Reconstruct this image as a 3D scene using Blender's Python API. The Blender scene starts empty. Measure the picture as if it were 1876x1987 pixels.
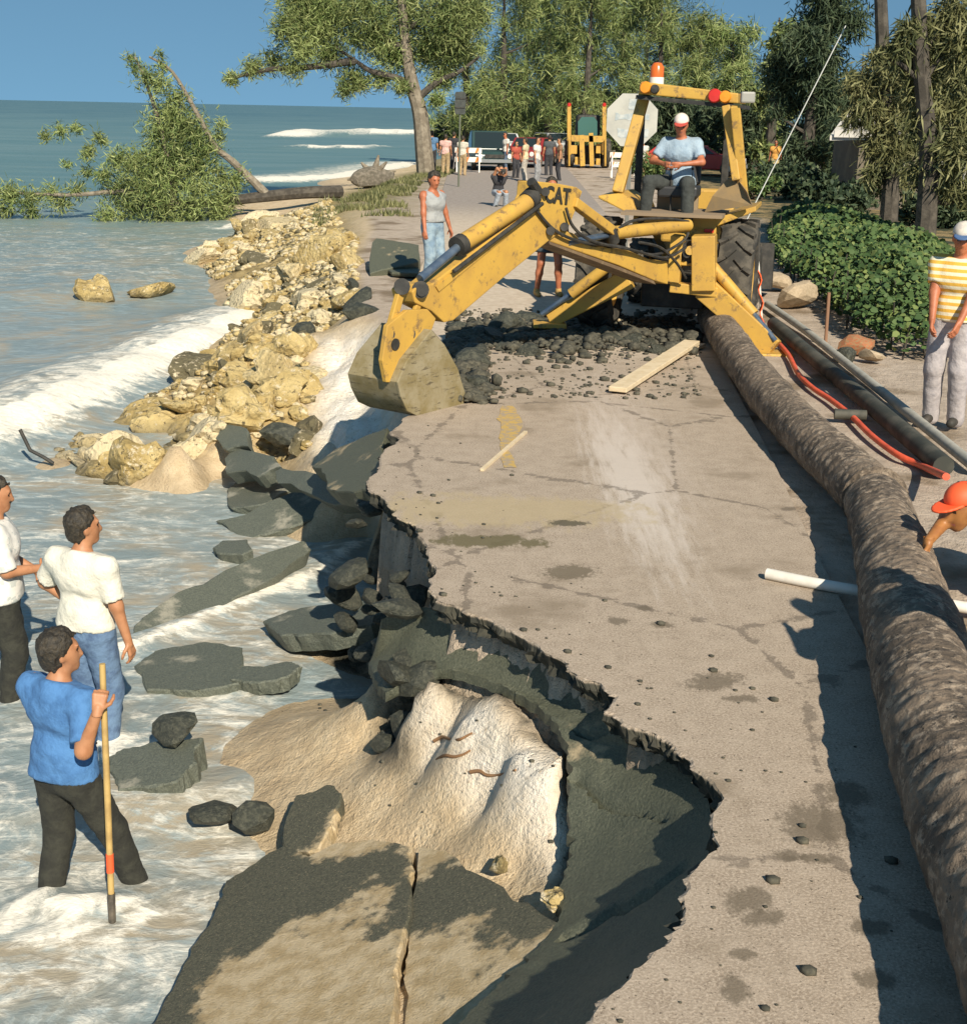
import bpy, bmesh, math, random
import numpy as np
from mathutils import Vector, Matrix
random.seed(7); RNG = np.random.default_rng(11)
S = bpy.context.scene; COL = S.collection
# ---------------------------------------------------------------- camera, sky, sun, exposure
FOC, ROLL, CAMH = 2587.0, math.radians(1.15), 2.72
PITCH = math.atan(781 / FOC)
cd = bpy.data.cameras.new('camera'); cam = bpy.data.objects.new('camera', cd); COL.objects.link(cam)
cam.matrix_world = (Matrix.Translation((0, 0, CAMH)) @ Matrix.Rotation(math.radians(90) - PITCH, 4, 'X') @ Matrix.Rotation(ROLL, 4, 'Z'))
cd.sensor_fit = 'VERTICAL'; cd.sensor_height = 24.0; cd.lens = 24.0 * FOC / 1987.0
cd.clip_start = 0.1; cd.clip_end = 60000
S.camera = cam
SUN_H = Vector((0.32, -0.947, 0)).normalized(); SUN_EL = math.radians(36)
TO_SUN = Vector((SUN_H.x * math.cos(SUN_EL), SUN_H.y * math.cos(SUN_EL), math.sin(SUN_EL)))
W = bpy.data.worlds.new('World'); S.world = W; W.use_nodes = True
wn = W.node_tree; wn.nodes.clear()
sky = wn.nodes.new('ShaderNodeTexSky'); sky.sky_type = 'NISHITA'; sky.sun_disc = False
sky.sun_elevation = SUN_EL; sky.sun_rotation = math.atan2(SUN_H.x, SUN_H.y)
sky.air_density = 1.0; sky.dust_density = 0.0; sky.ozone_density = 3.0; sky.altitude = 0
tc = wn.nodes.new('ShaderNodeTexCoord'); mp = wn.nodes.new('ShaderNodeVectorMath'); mp.operation = 'ADD'
mp.inputs[1].default_value = (0, 0, 0.35); nz = wn.nodes.new('ShaderNodeVectorMath'); nz.operation = 'NORMALIZE'
wn.links.new(tc.outputs['Generated'], mp.inputs[0]); wn.links.new(mp.outputs[0], nz.inputs[0]); wn.links.new(nz.outputs[0], sky.inputs['Vector'])
tint = wn.nodes.new('ShaderNodeMix'); tint.data_type = 'RGBA'; tint.blend_type = 'MULTIPLY'; tint.inputs[0].default_value = 1.0
tint.inputs[7].default_value = (0.74, 0.90, 0.78, 1)
bg = wn.nodes.new('ShaderNodeBackground'); bg.inputs['Strength'].default_value = 0.095
wo = wn.nodes.new('ShaderNodeOutputWorld')
wn.links.new(sky.outputs[0], tint.inputs[6]); wn.links.new(tint.outputs[2], bg.inputs['Color']); wn.links.new(bg.outputs[0], wo.inputs[0])
sd = bpy.data.lights.new('sun', 'SUN'); sd.energy = 4.3; sd.angle = math.radians(0.5); sd.color = (1.0, 0.91, 0.76)
so = bpy.data.objects.new('sun', sd); COL.objects.link(so); so.rotation_euler = TO_SUN.to_track_quat('Z', 'Y').to_euler()
S.view_settings.view_transform = 'Standard'; S.view_settings.look = 'None'; S.view_settings.gamma = 1.0
S.view_settings.use_curve_mapping = False; S.view_settings.exposure = 0.6
S.render.engine = 'CYCLES'; S.cycles.max_bounces = 5; S.cycles.use_denoising = True

# ---------------------------------------------------------------- placing helpers (metres; a view ray meets a plane of the place)
CP, SP_, CR, SR = math.cos(PITCH), math.sin(PITCH), math.cos(ROLL), math.sin(ROLL)
def ray(x, y):
    u, v = x - 938.0, 993.5 - y
    u0, v0 = u * CR - v * SR, u * SR + v * CR
    return np.array([u0, FOC * CP + v0 * SP_, -FOC * SP_ + v0 * CP])
EYE = np.array([0, 0, CAMH])
def G(x, y, z=0.0):
    d = ray(x, y); return EYE + d * ((z - CAMH) / d[2])
def V(x, y, Y):
    d = ray(x, y); return EYE + d * (Y / d[1])
def PLN(x, y, o, n):
    d = ray(x, y); n = np.array(n); return EYE + d * (np.dot(np.array(o) - EYE, n) / np.dot(d, n))
def plane3(a, b, c):
    a, b, c = np.array(a), np.array(b), np.array(c); n = np.cross(b - a, c - a); return a, n / np.linalg.norm(n)

# ---------------------------------------------------------------- node helper
class NT:
    def __init__(s, name):
        s.m = bpy.data.materials.new(name); s.m.use_nodes = True; s.t = s.m.node_tree; s.t.nodes.clear()
        s.out = s.t.nodes.new('ShaderNodeOutputMaterial'); s.b = s.t.nodes.new('ShaderNodeBsdfPrincipled')
        s.t.links.new(s.b.outputs[0], s.out.inputs[0])
    def set(s, sock, v):
        if v is None: return
        if hasattr(v, 'is_output'): s.t.links.new(v, sock)
        elif isinstance(v, (tuple, list)) and len(v) == 3 and sock.type == 'RGBA': sock.default_value = (*v, 1)
        else: sock.default_value = v
    def pos(s): return s.t.nodes.new('ShaderNodeNewGeometry').outputs['Position']
    def obj(s): return s.t.nodes.new('ShaderNodeTexCoord').outputs['Object']
    def island(s): return s.t.nodes.new('ShaderNodeNewGeometry').outputs['Random Per Island']
    def attr(s, n): 
        a = s.t.nodes.new('ShaderNodeAttribute'); a.attribute_name = n; return a.outputs
    def sep(s, v):
        n = s.t.nodes.new('ShaderNodeSeparateXYZ'); s.set(n.inputs[0], v); return n.outputs
    def scl(s, v, sc, off=(0, 0, 0), rot=(0, 0, 0)):
        n = s.t.nodes.new('ShaderNodeMapping'); s.set(n.inputs['Vector'], v); n.inputs['Scale'].default_value = sc; n.inputs['Location'].default_value = off; n.inputs['Rotation'].default_value = rot; return n.outputs[0]
    def noise(s, v, scale, det=4, rough=.55, dist=0.0):
        n = s.t.nodes.new('ShaderNodeTexNoise'); s.set(n.inputs['Vector'], v); n.inputs['Scale'].default_value = scale; n.inputs['Detail'].default_value = det; n.inputs['Roughness'].default_value = rough; n.inputs['Distortion'].default_value = dist; return n.outputs['Fac']
    def vor(s, v, scale, feat='F1'):
        n = s.t.nodes.new('ShaderNodeTexVoronoi'); n.feature = feat; s.set(n.inputs['Vector'], v); n.inputs['Scale'].default_value = scale; return n.outputs['Distance']
    def math(s, op, a, b=0.0, c=0.0):
        n = s.t.nodes.new('ShaderNodeMath'); n.operation = op
        for i, q in enumerate((a, b, c)): s.set(n.inputs[i], q)
        return n.outputs[0]
    def ramp(s, v, lo, hi, a=0.0, b=1.0):
        n = s.t.nodes.new('ShaderNodeMapRange'); n.interpolation_type = 'SMOOTHSTEP'; s.set(n.inputs[0], v)
        for i, q in ((1, lo), (2, hi), (3, a), (4, b)): s.set(n.inputs[i], q)
        return n.outputs[0]
    def mix(s, f, a, b, mode='MIX'):
        n = s.t.nodes.new('ShaderNodeMix'); n.data_type = 'RGBA'; n.blend_type = mode; s.set(n.inputs[0], f); s.set(n.inputs[6], a); s.set(n.inputs[7], b); return n.outputs[2]
    def bump(s, h, st=.5, dist=.02):
        n = s.t.nodes.new('ShaderNodeBump'); n.inputs['Strength'].default_value = st; n.inputs['Distance'].default_value = dist; s.set(n.inputs['Height'], h); s.t.links.new(n.outputs[0], s.b.inputs['Normal'])
    def patch(s, P, c, r, ang, nz, soft=.5):
        """1 inside a stain of its own shape lying at c on the ground"""
        q = s.scl(P, (1, 1, 0), (-c[0], -c[1], 0)); q = s.scl(q, (1 / r[0], 1 / r[1], 0), rot=(0, 0, 0)) if not ang else s.scl(s.scl(q, (1, 1, 0), rot=(0, 0, -ang)), (1 / r[0], 1 / r[1], 0))
        l = s.t.nodes.new('ShaderNodeVectorMath'); l.operation = 'LENGTH'; s.set(l.inputs[0], q)
        d = s.math('ADD', l.outputs['Value'], s.math('MULTIPLY', s.math('SUBTRACT', nz, .5), 3.0))
        return s.ramp(d, 1 - soft * .5, 1 + soft * .5, 1.0, 0.0)
    def done(s, col=None, rough=.8, metal=None, spec=None):
        s.set(s.b.inputs['Base Color'], col); s.set(s.b.inputs['Roughness'], rough); s.set(s.b.inputs['Metallic'], metal); s.set(s.b.inputs['Specular IOR Level'], spec); return s.m
def M(name, c1, c2=None, scale=8, rough=.75, bump=0.0, bscale=None, metal=None, lo=.4, hi=.65, c3=None, s3=2.0, spec=None):
    """noise-mottled material in object space"""
    n = NT(name); O = n.obj(); c = c1
    if c2 is not None: c = n.mix(n.ramp(n.noise(O, scale, 5, .6), lo, hi), c1, c2)
    if c3 is not None: c = n.mix(n.ramp(n.noise(O, s3, 6, .65, .4), .52, .62), c, c3)
    if bump: n.bump(n.noise(O, bscale or scale * 3, 5, .6), bump, .02)
    return n.done(c, rough, metal, spec)
def leafmat(name, c1, c2, c3, scale=.6):
    n = NT(name); c = n.mix(n.ramp(n.noise(n.pos(), scale, 3), .38, .62), c1, c2); c = n.mix(n.ramp(n.island(), .55, 1.0), c, c3)
    return n.done(c, .65, spec=.25)

# ---------------------------------------------------------------- object helpers
def link(o, parent=None):
    COL.objects.link(o)
    if parent is not None: o.parent = parent
    return o
def tag(o, label=None, cat=None, group=None, kind=None):
    if label: o['label'] = label
    if cat: o['category'] = cat
    if group: o['group'] = group
    if kind or cat: o['kind'] = kind or 'thing'
    return o
def empty(name, loc, label, cat, group=None, rz=0.0):
    o = bpy.data.objects.new(name, None); o.empty_display_size = .1; o.location = loc; o.rotation_euler = (0, 0, rz); link(o); return tag(o, label, cat, group)
class MB:
    def __init__(s): s.v = []; s.f = []; s.mi = []
    def add(s, vs, fs, mi=0):
        b = len(s.v); s.v += [tuple(map(float, q)) for q in vs]; s.f += [tuple(b + i for i in f) for f in fs]; s.mi += [mi] * len(fs); return s
    def box(s, c, size, R=None, mi=0):
        x, y, z = [q / 2 for q in size]; P = [(-x, -y, -z), (x, -y, -z), (x, y, -z), (-x, y, -z), (-x, -y, z), (x, -y, z), (x, y, z), (-x, y, z)]
        if R is not None: P = [R @ Vector(p) for p in P]
        return s.add([(p[0] + c[0], p[1] + c[1], p[2] + c[2]) for p in P], [(0, 3, 2, 1), (4, 5, 6, 7), (0, 1, 5, 4), (1, 2, 6, 5), (2, 3, 7, 6), (3, 0, 4, 7)], mi)
    def beam(s, a, b, w, h, up=(0, 0, 1), w2=None, h2=None, mi=0):
        a, b = Vector(a), Vector(b); d = (b - a).normalized(); r = d.cross(Vector(up)).normalized(); u = r.cross(d)
        w2 = w if w2 is None else w2; h2 = h if h2 is None else h2; P = []
        for p, W_, H_ in ((a, w, h), (b, w2, h2)):
            for sx, sy in ((-1, -1), (1, -1), (1, 1), (-1, 1)): P.append(p + r * (sx * W_ / 2) + u * (sy * H_ / 2))
        return s.add(P, [(0, 1, 2, 3), (7, 6, 5, 4), (0, 4, 5, 1), (1, 5, 6, 2), (2, 6, 7, 3), (3, 7, 4, 0)], mi)
    def tube(s, pts, r, n=10, cap=True, mi=0):
        pts = [Vector(p) for p in pts]; k = len(pts); r = [r] * k if np.isscalar(r) else list(r); P = []; F = []
        ref = Vector((0, 0, 1)); prev = None
        for i, p in enumerate(pts):
            d = (pts[min(i + 1, k - 1)] - pts[max(i - 1, 0)]).normalized()
            if prev is None:
                a = d.cross(ref) if abs(d.z) < .95 else d.cross(Vector((1, 0, 0)))
            else: a = prev - d * prev.dot(d)
            a.normalize(); prev = a; b = d.cross(a)
            for j in range(n):
                t = 2 * math.pi * j / n; P.append(p + a * (math.cos(t) * r[i]) + b * (math.sin(t) * r[i]))
        for i in range(k - 1):
            for j in range(n): F.append((i * n + j, i * n + (j + 1) % n, (i + 1) * n + (j + 1) % n, (i + 1) * n + j))
        if cap: F.append(tuple(range(n - 1, -1, -1))); F.append(tuple((k - 1) * n + j for j in range(n)))
        return s.add(P, F, mi)
    def prism(s, poly, vec, mi=0):
        n = len(poly); P = [Vector(p) for p in poly]; vec = Vector(vec); Q = [p + vec for p in P]
        nm = Vector((0, 0, 0))
        for i in range(n): nm += P[i].cross(P[(i + 1) % n])
        if nm.dot(vec) > 0: P, Q = Q, P
        F = [tuple(range(n)), tuple(range(2 * n - 1, n - 1, -1))] + [(i, i + n, (i + 1) % n + n, (i + 1) % n) for i in range(n)]
        return s.add(P + Q, F, mi)
    def lathe(s, prof, o, axis, n=24, mi=0):
        """prof: (radius, along-axis) pairs"""
        ax = Vector(axis).normalized(); a = ax.orthogonal().normalized(); b = ax.cross(a); o = Vector(o); P = []; F = []; k = len(prof)
        for r, h in prof:
            for j in range(n):
                t = 2 * math.pi * j / n; P.append(o + ax * h + a * (math.cos(t) * r) + b * (math.sin(t) * r))
        for i in range(k - 1):
            for j in range(n): F.append((i * n + j, i * n + (j + 1) % n, (i + 1) * n + (j + 1) % n, (i + 1) * n + j))
        return s.add(P, F, mi)
    def build(s, name, mats, parent=None, smooth=False, bevel=0.0, tri=False):
        me = bpy.data.meshes.new(name); me.from_pydata(s.v, [], s.f)
        mats = mats if isinstance(mats, (list, tuple)) else [mats]
        for m in mats: me.materials.append(m)
        if len(mats) > 1: me.polygons.foreach_set('material_index', s.mi)
        me.validate(); bm = bmesh.new(); bm.from_mesh(me); bmesh.ops.recalc_face_normals(bm, faces=bm.faces)
        if tri: bmesh.ops.triangulate(bm, faces=bm.faces)
        bm.to_mesh(me); bm.free()
        if smooth: me.polygons.foreach_set('use_smooth', [True] * len(me.polygons))
        o = link(bpy.data.objects.new(name, me), parent)
        if smooth and smooth != 'full': set_auto(o)
        if bevel:
            b = o.modifiers.new('bevel', 'BEVEL'); b.width = bevel; b.segments = 2; b.limit_method = 'ANGLE'; b.angle_limit = math.radians(35)
        return o
def set_auto(o, ang=40):
    me = o.data; bm = bmesh.new(); bm.from_mesh(me)
    for e in bm.edges:
        if len(e.link_faces) == 2 and e.calc_face_angle(0) > math.radians(ang): e.smooth = False
    bm.to_mesh(me); bm.free()
def arrmesh(name, v, f, mats, parent=None, smooth=False, mi=None):
    """fast mesh from arrays; f is (n,3) or (n,4)"""
    me = bpy.data.meshes.new(name); v = np.asarray(v, np.float32); f = np.asarray(f, np.int32); k = f.shape[1]
    me.vertices.add(len(v)); me.vertices.foreach_set('co', v.ravel()); me.loops.add(f.size); me.loops.foreach_set('vertex_index', f.ravel())
    me.polygons.add(len(f)); me.polygons.foreach_set('loop_start', np.arange(len(f), dtype=np.int32) * k)
    for m in (mats if isinstance(mats, (list, tuple)) else [mats]): me.materials.append(m)
    if mi is not None: me.polygons.foreach_set('material_index', np.asarray(mi, np.int32))
    if smooth: me.polygons.foreach_set('use_smooth', np.ones(len(f), bool))
    me.update(calc_edges=True); me.validate(); return link(bpy.data.objects.new(name, me), parent)
def rest_on(root, parts): pass
# value noise for shapes
_PERM = RNG.permutation(4096)
def vnoise(p):
    p = np.asarray(p, float); i = np.floor(p).astype(int); f = p - i; f = f * f * (3 - 2 * f); out = 0
    for dx in (0, 1):
        for dy in (0, 1):
            for dz in (0, 1):
                h = _PERM[(_PERM[(_PERM[(i[..., 0] + dx) & 4095] + i[..., 1] + dy) & 4095] + i[..., 2] + dz) & 4095] / 4095.0
                w = (f[..., 0] if dx else 1 - f[..., 0]) * (f[..., 1] if dy else 1 - f[..., 1]) * (f[..., 2] if dz else 1 - f[..., 2]); out = out + h * w
    return out
def fbm(p, oct=4):
    p = np.asarray(p, float); s = 0; a = .5
    for k in range(oct): s = s + a * (vnoise(p * 2 ** k + 17.3 * k) - .5) * 2; a *= .5
    return s
def fbm2(x, y, sc, oct=4, z=0.0): return fbm(np.stack([x * sc, y * sc, np.full_like(x, z)], -1), oct)
# ---------------------------------------------------------------- the lie of the land
SEA_Z = -1.45
EDGE_PX = [(1000, 2200), (1150, 1987), (1230, 1880), (1330, 1790), (1325, 1740), (1383, 1610), (1350, 1490), (1290, 1430), (1225, 1410), (1200, 1350), (1100, 1290),
           (950, 1200), (850, 1165), (833, 1140), (832, 1080), (810, 1030), (770, 990), (722, 955), (742, 900), (758, 838), (795, 780), (790, 690), (745, 625), (700, 590),
           (692, 500), (722, 440), (705, 392), (760, 352), (830, 335)]
E = [G(*p)[:2] for p in EDGE_PX]
E = [np.array([0.1, 1.0])] + E + [np.array(q) for q in ((-3.5, 75), (-1, 100), (6, 130), (30, 200), (120, 400), (700, 1200), (3000, 4000))]
E = np.array(E)
def refine(poly, lev, amp, seed):
    """broken-edge detail: midpoints pushed sideways"""
    r = np.random.default_rng(seed); P = np.array(poly, float)
    for k in range(lev):
        a, b = P[:-1], P[1:]; d = b - a; L = np.linalg.norm(d, axis=1, keepdims=True); nrm = np.stack([-d[:, 1], d[:, 0]], 1) / np.maximum(L, 1e-6)
        m = (a + b) / 2 + nrm * np.minimum(L, .8) * r.normal(0, amp, (len(a), 1)); Q = np.empty((len(a) * 2 + 1, 2)); Q[0::2] = P; Q[1::2] = m; P = Q
    return P
def crosses(P):
    a, b = P[:-1], P[1:]; A, B, C, D = a[:, None], b[:, None], a[None], b[None]; cr = lambda u, v: u[..., 0] * v[..., 1] - u[..., 1] * v[..., 0]
    k = (cr(B - A, C - A) * cr(B - A, D - A) < 0) & (cr(D - C, A - C) * cr(D - C, B - C) < 0); return k.any()
for sd_ in range(3, 60):
    EF = np.concatenate([refine(refine(E[:26], 3, .08, sd_), 2, .035, sd_ + 40), E[26:]])
    if not crosses(EF): break
LAND = np.concatenate([EF, [[4000, 4000], [4000, 1.0]]])
def inside(x, y, poly):
    r = np.zeros(x.shape, bool); n = len(poly)
    for i in range(n):
        x1, y1 = poly[i]; x2, y2 = poly[(i + 1) % n]
        if y1 == y2: continue
        c = ((y1 > y) != (y2 > y)) & (x < (x2 - x1) * (y - y1) / (y2 - y1) + x1); r ^= c
    return r
def segdist(x, y, poly):
    d = np.full(x.shape, 1e9)
    for i in range(len(poly) - 1):
        a, b = poly[i], poly[i + 1]; ab = b - a; t = np.clip(((x - a[0]) * ab[0] + (y - a[1]) * ab[1]) / (ab @ ab + 1e-12), 0, 1)
        d = np.minimum(d, np.hypot(x - a[0] - t * ab[0], y - a[1] - t * ab[1]))
    return d
CTRL = [(1000, 1987, -.80), (900, 1987, -.87), (700, 1987, -1.12), (450, 1987, -1.42), (300, 1987, -1.56), (100, 1987, -1.68),
        (1085, 1790, -.78), (1200, 1800, -.66), (1250, 1650, -.55), (1100, 1655, -.70), (1000, 1700, -.90), (800, 1650, -1.12), (640, 1640, -1.30), (540, 1640, -1.45), (440, 1720, -1.52),
        (250, 1740, -1.66), (50, 1700, -1.72), (1150, 1500, -.52), (1240, 1480, -.42), (1090, 1462, -.36), (990, 1360, -.34), (850, 1310, -.42), (840, 1480, -.88), (950, 1562, -.80), (1100, 1662, -.72),
        (1000, 1470, -.48), (900, 1400, -.50), (790, 1400, -.86), (760, 1270, -.66), (700, 1450, -1.12), (560, 1400, -1.30), (420, 1450, -1.47), (560, 1250, -1.46), (700, 1215, -1.30), (400, 1290, -1.56),
        (720, 1080, -1.62), (700, 1010, -1.55), (790, 1110, -1.5), (760, 1160, -1.35), (640, 1130, -1.6), (560, 1010, -1.5), (310, 985, -1.64), (430, 965, -1.64), (395, 905, -1.58), (330, 935, -1.60), (520, 965, -1.56), (640, 985, -1.4), (250, 1150, -1.7), (80, 1350, -1.75),
        (110, 885, -1.40), (230, 925, -1.46), (340, 850, -.90), (430, 800, -.80), (480, 705, -.80), (540, 640, -.80), (560, 560, -.70), (480, 600, -1.32), (425, 520, -1.30), (480, 470, -.9), (410, 470, -1.25),
        (560, 430, -.40), (640, 390, -.12), (570, 380, -.7), (470, 645, -1.5), (350, 745, -1.52), (90, 840, -1.58), (450, 890, -1.62), (550, 910, -1.45), (525, 765, -.74), (590, 850, -1.0), (600, 660, -.55), (640, 860, -.75),
        (500, 560, -1.2), (385, 545, -1.6), (395, 450, -1.6), (560, 368, -1.1), (690, 345, -1.1), (610, 645, -.38), (620, 750, -.70), (615, 845, -.92), (700, 860, -.52), (650, 560, -.25), (620, 480, -.28), (620, 520, -.4),
        (700, 330, -1.5), (800, 318, -1.3)]
CW = np.array([G(*c) for c in CTRL] + [(-1.2, 12.0, -1.7), (-1.05, 11.0, -1.65), (-.98, 10.2, -1.6), (-.85, 9.2, -1.5), (-1.6, 12.4, -1.6), (-.55, 8.3, -1.2), (-15, 10, -2.0), (-7, 5, -1.9), (-15, 30, -2.2), (-9, 45, -2.0), (-12, 70, -2.3), (-40, 40, -3), (-40, 5, -3), (-4, 1, -1.7), (-60, 120, -3.5), (-8, 110, -2), (-200, 200, -6), (-200, 0, -6)])
_D = np.linalg.norm(CW[:, None, :2] - CW[None, :, :2], axis=2)
_wt = np.linalg.solve(np.block([[_D + np.eye(len(CW)) * .01, np.ones((len(CW), 1))], [np.ones((1, len(CW))), np.zeros((1, 1))]]), np.append(CW[:, 2], 0))
def rbf(x, y):
    z = np.full(x.shape, _wt[-1])
    for (cx, cy, _), w in zip(CW, _wt[:-1]): z = z + w * np.hypot(x - cx, y - cy)
    return z
FACE = np.array([G(830, 1312, -.42)[:2], G(990, 1362, -.34)[:2], G(1092, 1462, -.36)[:2], G(1105, 1600, -.6)[:2], G(1090, 1670, -.72)[:2], G(950, 1570, -.8)[:2], G(840, 1485, -.88)[:2], G(800, 1400, -.8)[:2]])
SCARP = np.array([G(612, 640, -.3)[:2], G(745, 622, -.05)[:2], G(780, 800, -.2)[:2], G(760, 838, -.3)[:2], G(640, 862, -.75)[:2], G(605, 840, -.9)[:2]])
RUB = np.array([G(90, 870, -1.4)[:2], G(240, 930, -1.4)[:2], G(440, 890, -1.4)[:2], G(560, 900, -1.3)[:2], G(600, 850, -.9)[:2], G(600, 650, -.5)[:2], G(690, 580, -.1)[:2], G(690, 480, -.2)[:2], G(640, 395, -.2)[:2], G(480, 455, -1.)[:2],
                G(390, 510, -1.4)[:2], G(470, 600, -1.4)[:2], G(470, 660, -1.4)[:2], G(330, 760, -1.4)[:2]])
OUT = [(740, 1200, -.30), (800, 1180, -.20), (850, 1178, -.13), (950, 1208, -.125), (1100, 1298, -.125), (1200, 1358, -.125), (1232, 1412, -.125), (1295, 1438, -.125), (1352, 1496, -.125), (1382, 1612, -.13), (1345, 1735, -.14), (1318, 1800, -.14), (1230, 1890, -.15), (1150, 2000, -.16), (1050, 2120, -.18)]
INN = [(715, 1282, -.68), (745, 1338, -.61), (795, 1312, -.48), (850, 1296, -.40), (920, 1305, -.345), (1000, 1340, -.325), (1070, 1400, -.325), (1100, 1460, -.365), (1104, 1560, -.495), (1104, 1650, -.615), (1090, 1730, -.68), (1080, 1795, -.71), (1025, 1858, -.75), (945, 1935, -.78), (880, 2000, -.80), (780, 2120, -.84)]
INN_W = np.array([G(*q)[:2] for q in INN]); SHP = np.array([G(*q)[:2] for q in OUT] + [G(*q)[:2] for q in INN[::-1]])
def soft_in(x, y, poly, w):
    d = segdist(x, y, np.concatenate([poly, poly[:1]])); return np.clip(.5 + np.where(inside(x, y, poly), d, -d) / (2 * w), 0, 1)
def terrain(x, y, full=False):
    x, y = np.asarray(x, float), np.asarray(y, float); shp = x.shape; x, y = x.ravel(), y.ravel()
    d = segdist(x, y, EF); ins = inside(x, y, LAND); s = np.where(ins, d, -d)
    z = np.minimum(rbf(x, y), -.10); face = soft_in(x, y, FACE, .12); sc = soft_in(x, y, SCARP, .25); rub = soft_in(x, y, RUB, .5)
    di_ = segdist(x, y, INN_W); z = z - .045 * np.exp(-(di_ / .16) ** 2) - np.where(inside(x, y, SHP), .34 * np.clip(di_ / .2, 0, 1), 0); near = np.clip((25 - y) / 10, 0, 1)
    gull = fbm2(x * .55 + y * .83, (y * .55 - x * .83) * .35, 5.5, 4, 3.1)
    z = z + (.026 * gull * face + face * (.085 * (.22 - np.abs(fbm2(x * .8 + y * .6, y * .8 - x * .6, 4.2, 4, 12.))) + .035 * fbm2(x, y, 9., 3, 21.)) + .24 * sc * fbm2(x, y, 2.8, 5, 9.) + .22 * rub * fbm2(x, y, 1.6, 5, 1.) + .03 * fbm2(x, y, 2.5, 4, 5.) * (1 - face) + .012 * fbm2(x, y, 14., 3, 2.) * near)
    wdt = np.where(y < 11.6, .10, np.where(y < 22, .75, 1.3)); t = np.clip((s + wdt - np.where(y < 11.6, .13, .25)) / wdt, 0, 1); t = t * t * (3 - 2 * t)
    top = -.035 + .02 * fbm2(x, y, .5, 3, 7.) * np.clip((s - .5) / 3, 0, 1) + np.where(y > 17, .05 * fbm2(x, y, .25, 3, 4.), 0) * np.clip(s / 3, 0, 1)
    z = z * (1 - t) + np.minimum(top, -.022) * t
    if full: return z.reshape(shp), s.reshape(shp), face.reshape(shp), sc.reshape(shp), rub.reshape(shp)
    return z.reshape(shp)
def HIT(px, py):
    """where the view ray through a pixel first meets the ground"""
    d = ray(px, py); d = d / d[1]; t = np.linspace(3, 60, 6000); p = EYE + d * t[:, None]; i = np.argmax(p[:, 2] < terrain(p[:, 0], p[:, 1])); return p[i]
def tz(x, y): return float(terrain(np.array([x]), np.array([y]))[0])
def axis(marks):
    a = [marks[0][0]]
    for x1, h, g in marks[1:]:
        st = h
        while a[-1] < x1 - 1e-6: a.append(min(a[-1] + st, x1)); st *= g
    return np.array(a)
def mirror_axis(pos_marks, neg_marks, c):
    p = axis([(0, 0, 1)] + pos_marks); n = axis([(0, 0, 1)] + neg_marks); return np.concatenate([c - n[::-1], c + p[1:]])
GX = mirror_axis([(2.4, .055, 1), (8, .18, 1.02), (900, .3, 1.12)], [(2.4, .055, 1), (9, .12, 1), (300, .2, 1.10)], -.8)
GY = axis([(1.0, 0, 1), (3.2, .2, 1), (9.5, .055, 1), (14, .075, 1), (26, .13, 1.0), (70, .28, 1.005), (3500, .6, 1.08)])
def grid(gx, gy):
    X, Y = np.meshgrid(gx, gy); nx, ny = len(gx), len(gy); i = np.arange(nx * ny).reshape(ny, nx)
    f = np.stack([i[:-1, :-1], i[:-1, 1:], i[1:, 1:], i[1:, :-1]], -1).reshape(-1, 4); return X, Y, f
def colattr(o, name, arr):
    a = o.data.attributes.new(name, 'FLOAT_COLOR', 'POINT'); c = np.ones((len(o.data.vertices), 4), np.float32)
    for k, q in enumerate(arr): c[:, k] = q.ravel()
    a.data.foreach_set('color', c.ravel())

# ground material
n = NT('ground_sand'); P = n.pos(); A = n.sep(n.attr('zones')['Vector']); B = n.sep(n.attr('zones2')['Vector'])
fine = n.noise(P, 60, 4, .6); mid = n.noise(P, 5, 6, .6); big = n.noise(P, .9, 5, .6)
sand = n.mix(n.ramp(mid, .35, .7), (.58, .44, .27), (.70, .56, .37)); sand = n.mix(n.ramp(fine, .45, .75), sand, (.46, .34, .20))
white = n.mix(n.ramp(mid, .38, .6), (.80, .72, .59), (.90, .83, .72)); white = n.mix(n.ramp(n.noise(P, 22, 4, .7), .56, .72), white, (.52, .41, .29))
sand = n.mix(A[0], sand, white)
ochre = n.mix(n.ramp(mid, .3, .65), (.23, .16, .055), (.46, .34, .15)); ochre = n.mix(n.ramp(n.noise(P, 9, 5, .7), .55, .62), ochre, (.06, .05, .03))
sand = n.mix(A[1], sand, ochre)
wet = n.mix(n.ramp(mid, .3, .7), (.40, .30, .18), (.55, .43, .27)); sand = n.mix(n.math('MULTIPLY', A[2], .9), sand, wet)
land = n.mix(n.ramp(mid, .35, .7), (.42, .335, .255), (.54, .44, .34)); land = n.mix(n.ramp(big, .5, .66), land, (.22, .16, .10)); land = n.mix(n.ramp(n.noise(P, 26, 4, .7), .6, .72), land, (.12, .10, .06))
sand = n.mix(B[0], sand, land)
gr = n.mix(n.ramp(n.noise(P, 4, 5, .7), .4, .6), (.10, .10, .03), (.25, .20, .08)); sand = n.mix(B[1], sand, gr)
lawn = n.mix(n.ramp(n.noise(P, 1.3, 5, .7), .42, .6), (.035, .045, .018), (.30, .21, .09)); sand = n.mix(B[2], sand, lawn)
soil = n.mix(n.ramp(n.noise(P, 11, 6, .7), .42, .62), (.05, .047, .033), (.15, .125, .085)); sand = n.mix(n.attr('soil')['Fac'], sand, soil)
n.bump(n.math('ADD', n.math('MULTIPLY', fine, .4), n.math('ADD', n.noise(P, 14, 5, .7), n.math('MULTIPLY', n.noise(n.scl(P, (1, 1, 5)), 7, 5, .7), n.math('MULTIPLY', A[0], 1.2)))), .7, .055)
GROUND_M = n.done(sand, n.math('SUBTRACT', .95, n.math('MULTIPLY', A[2], .45)))
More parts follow.
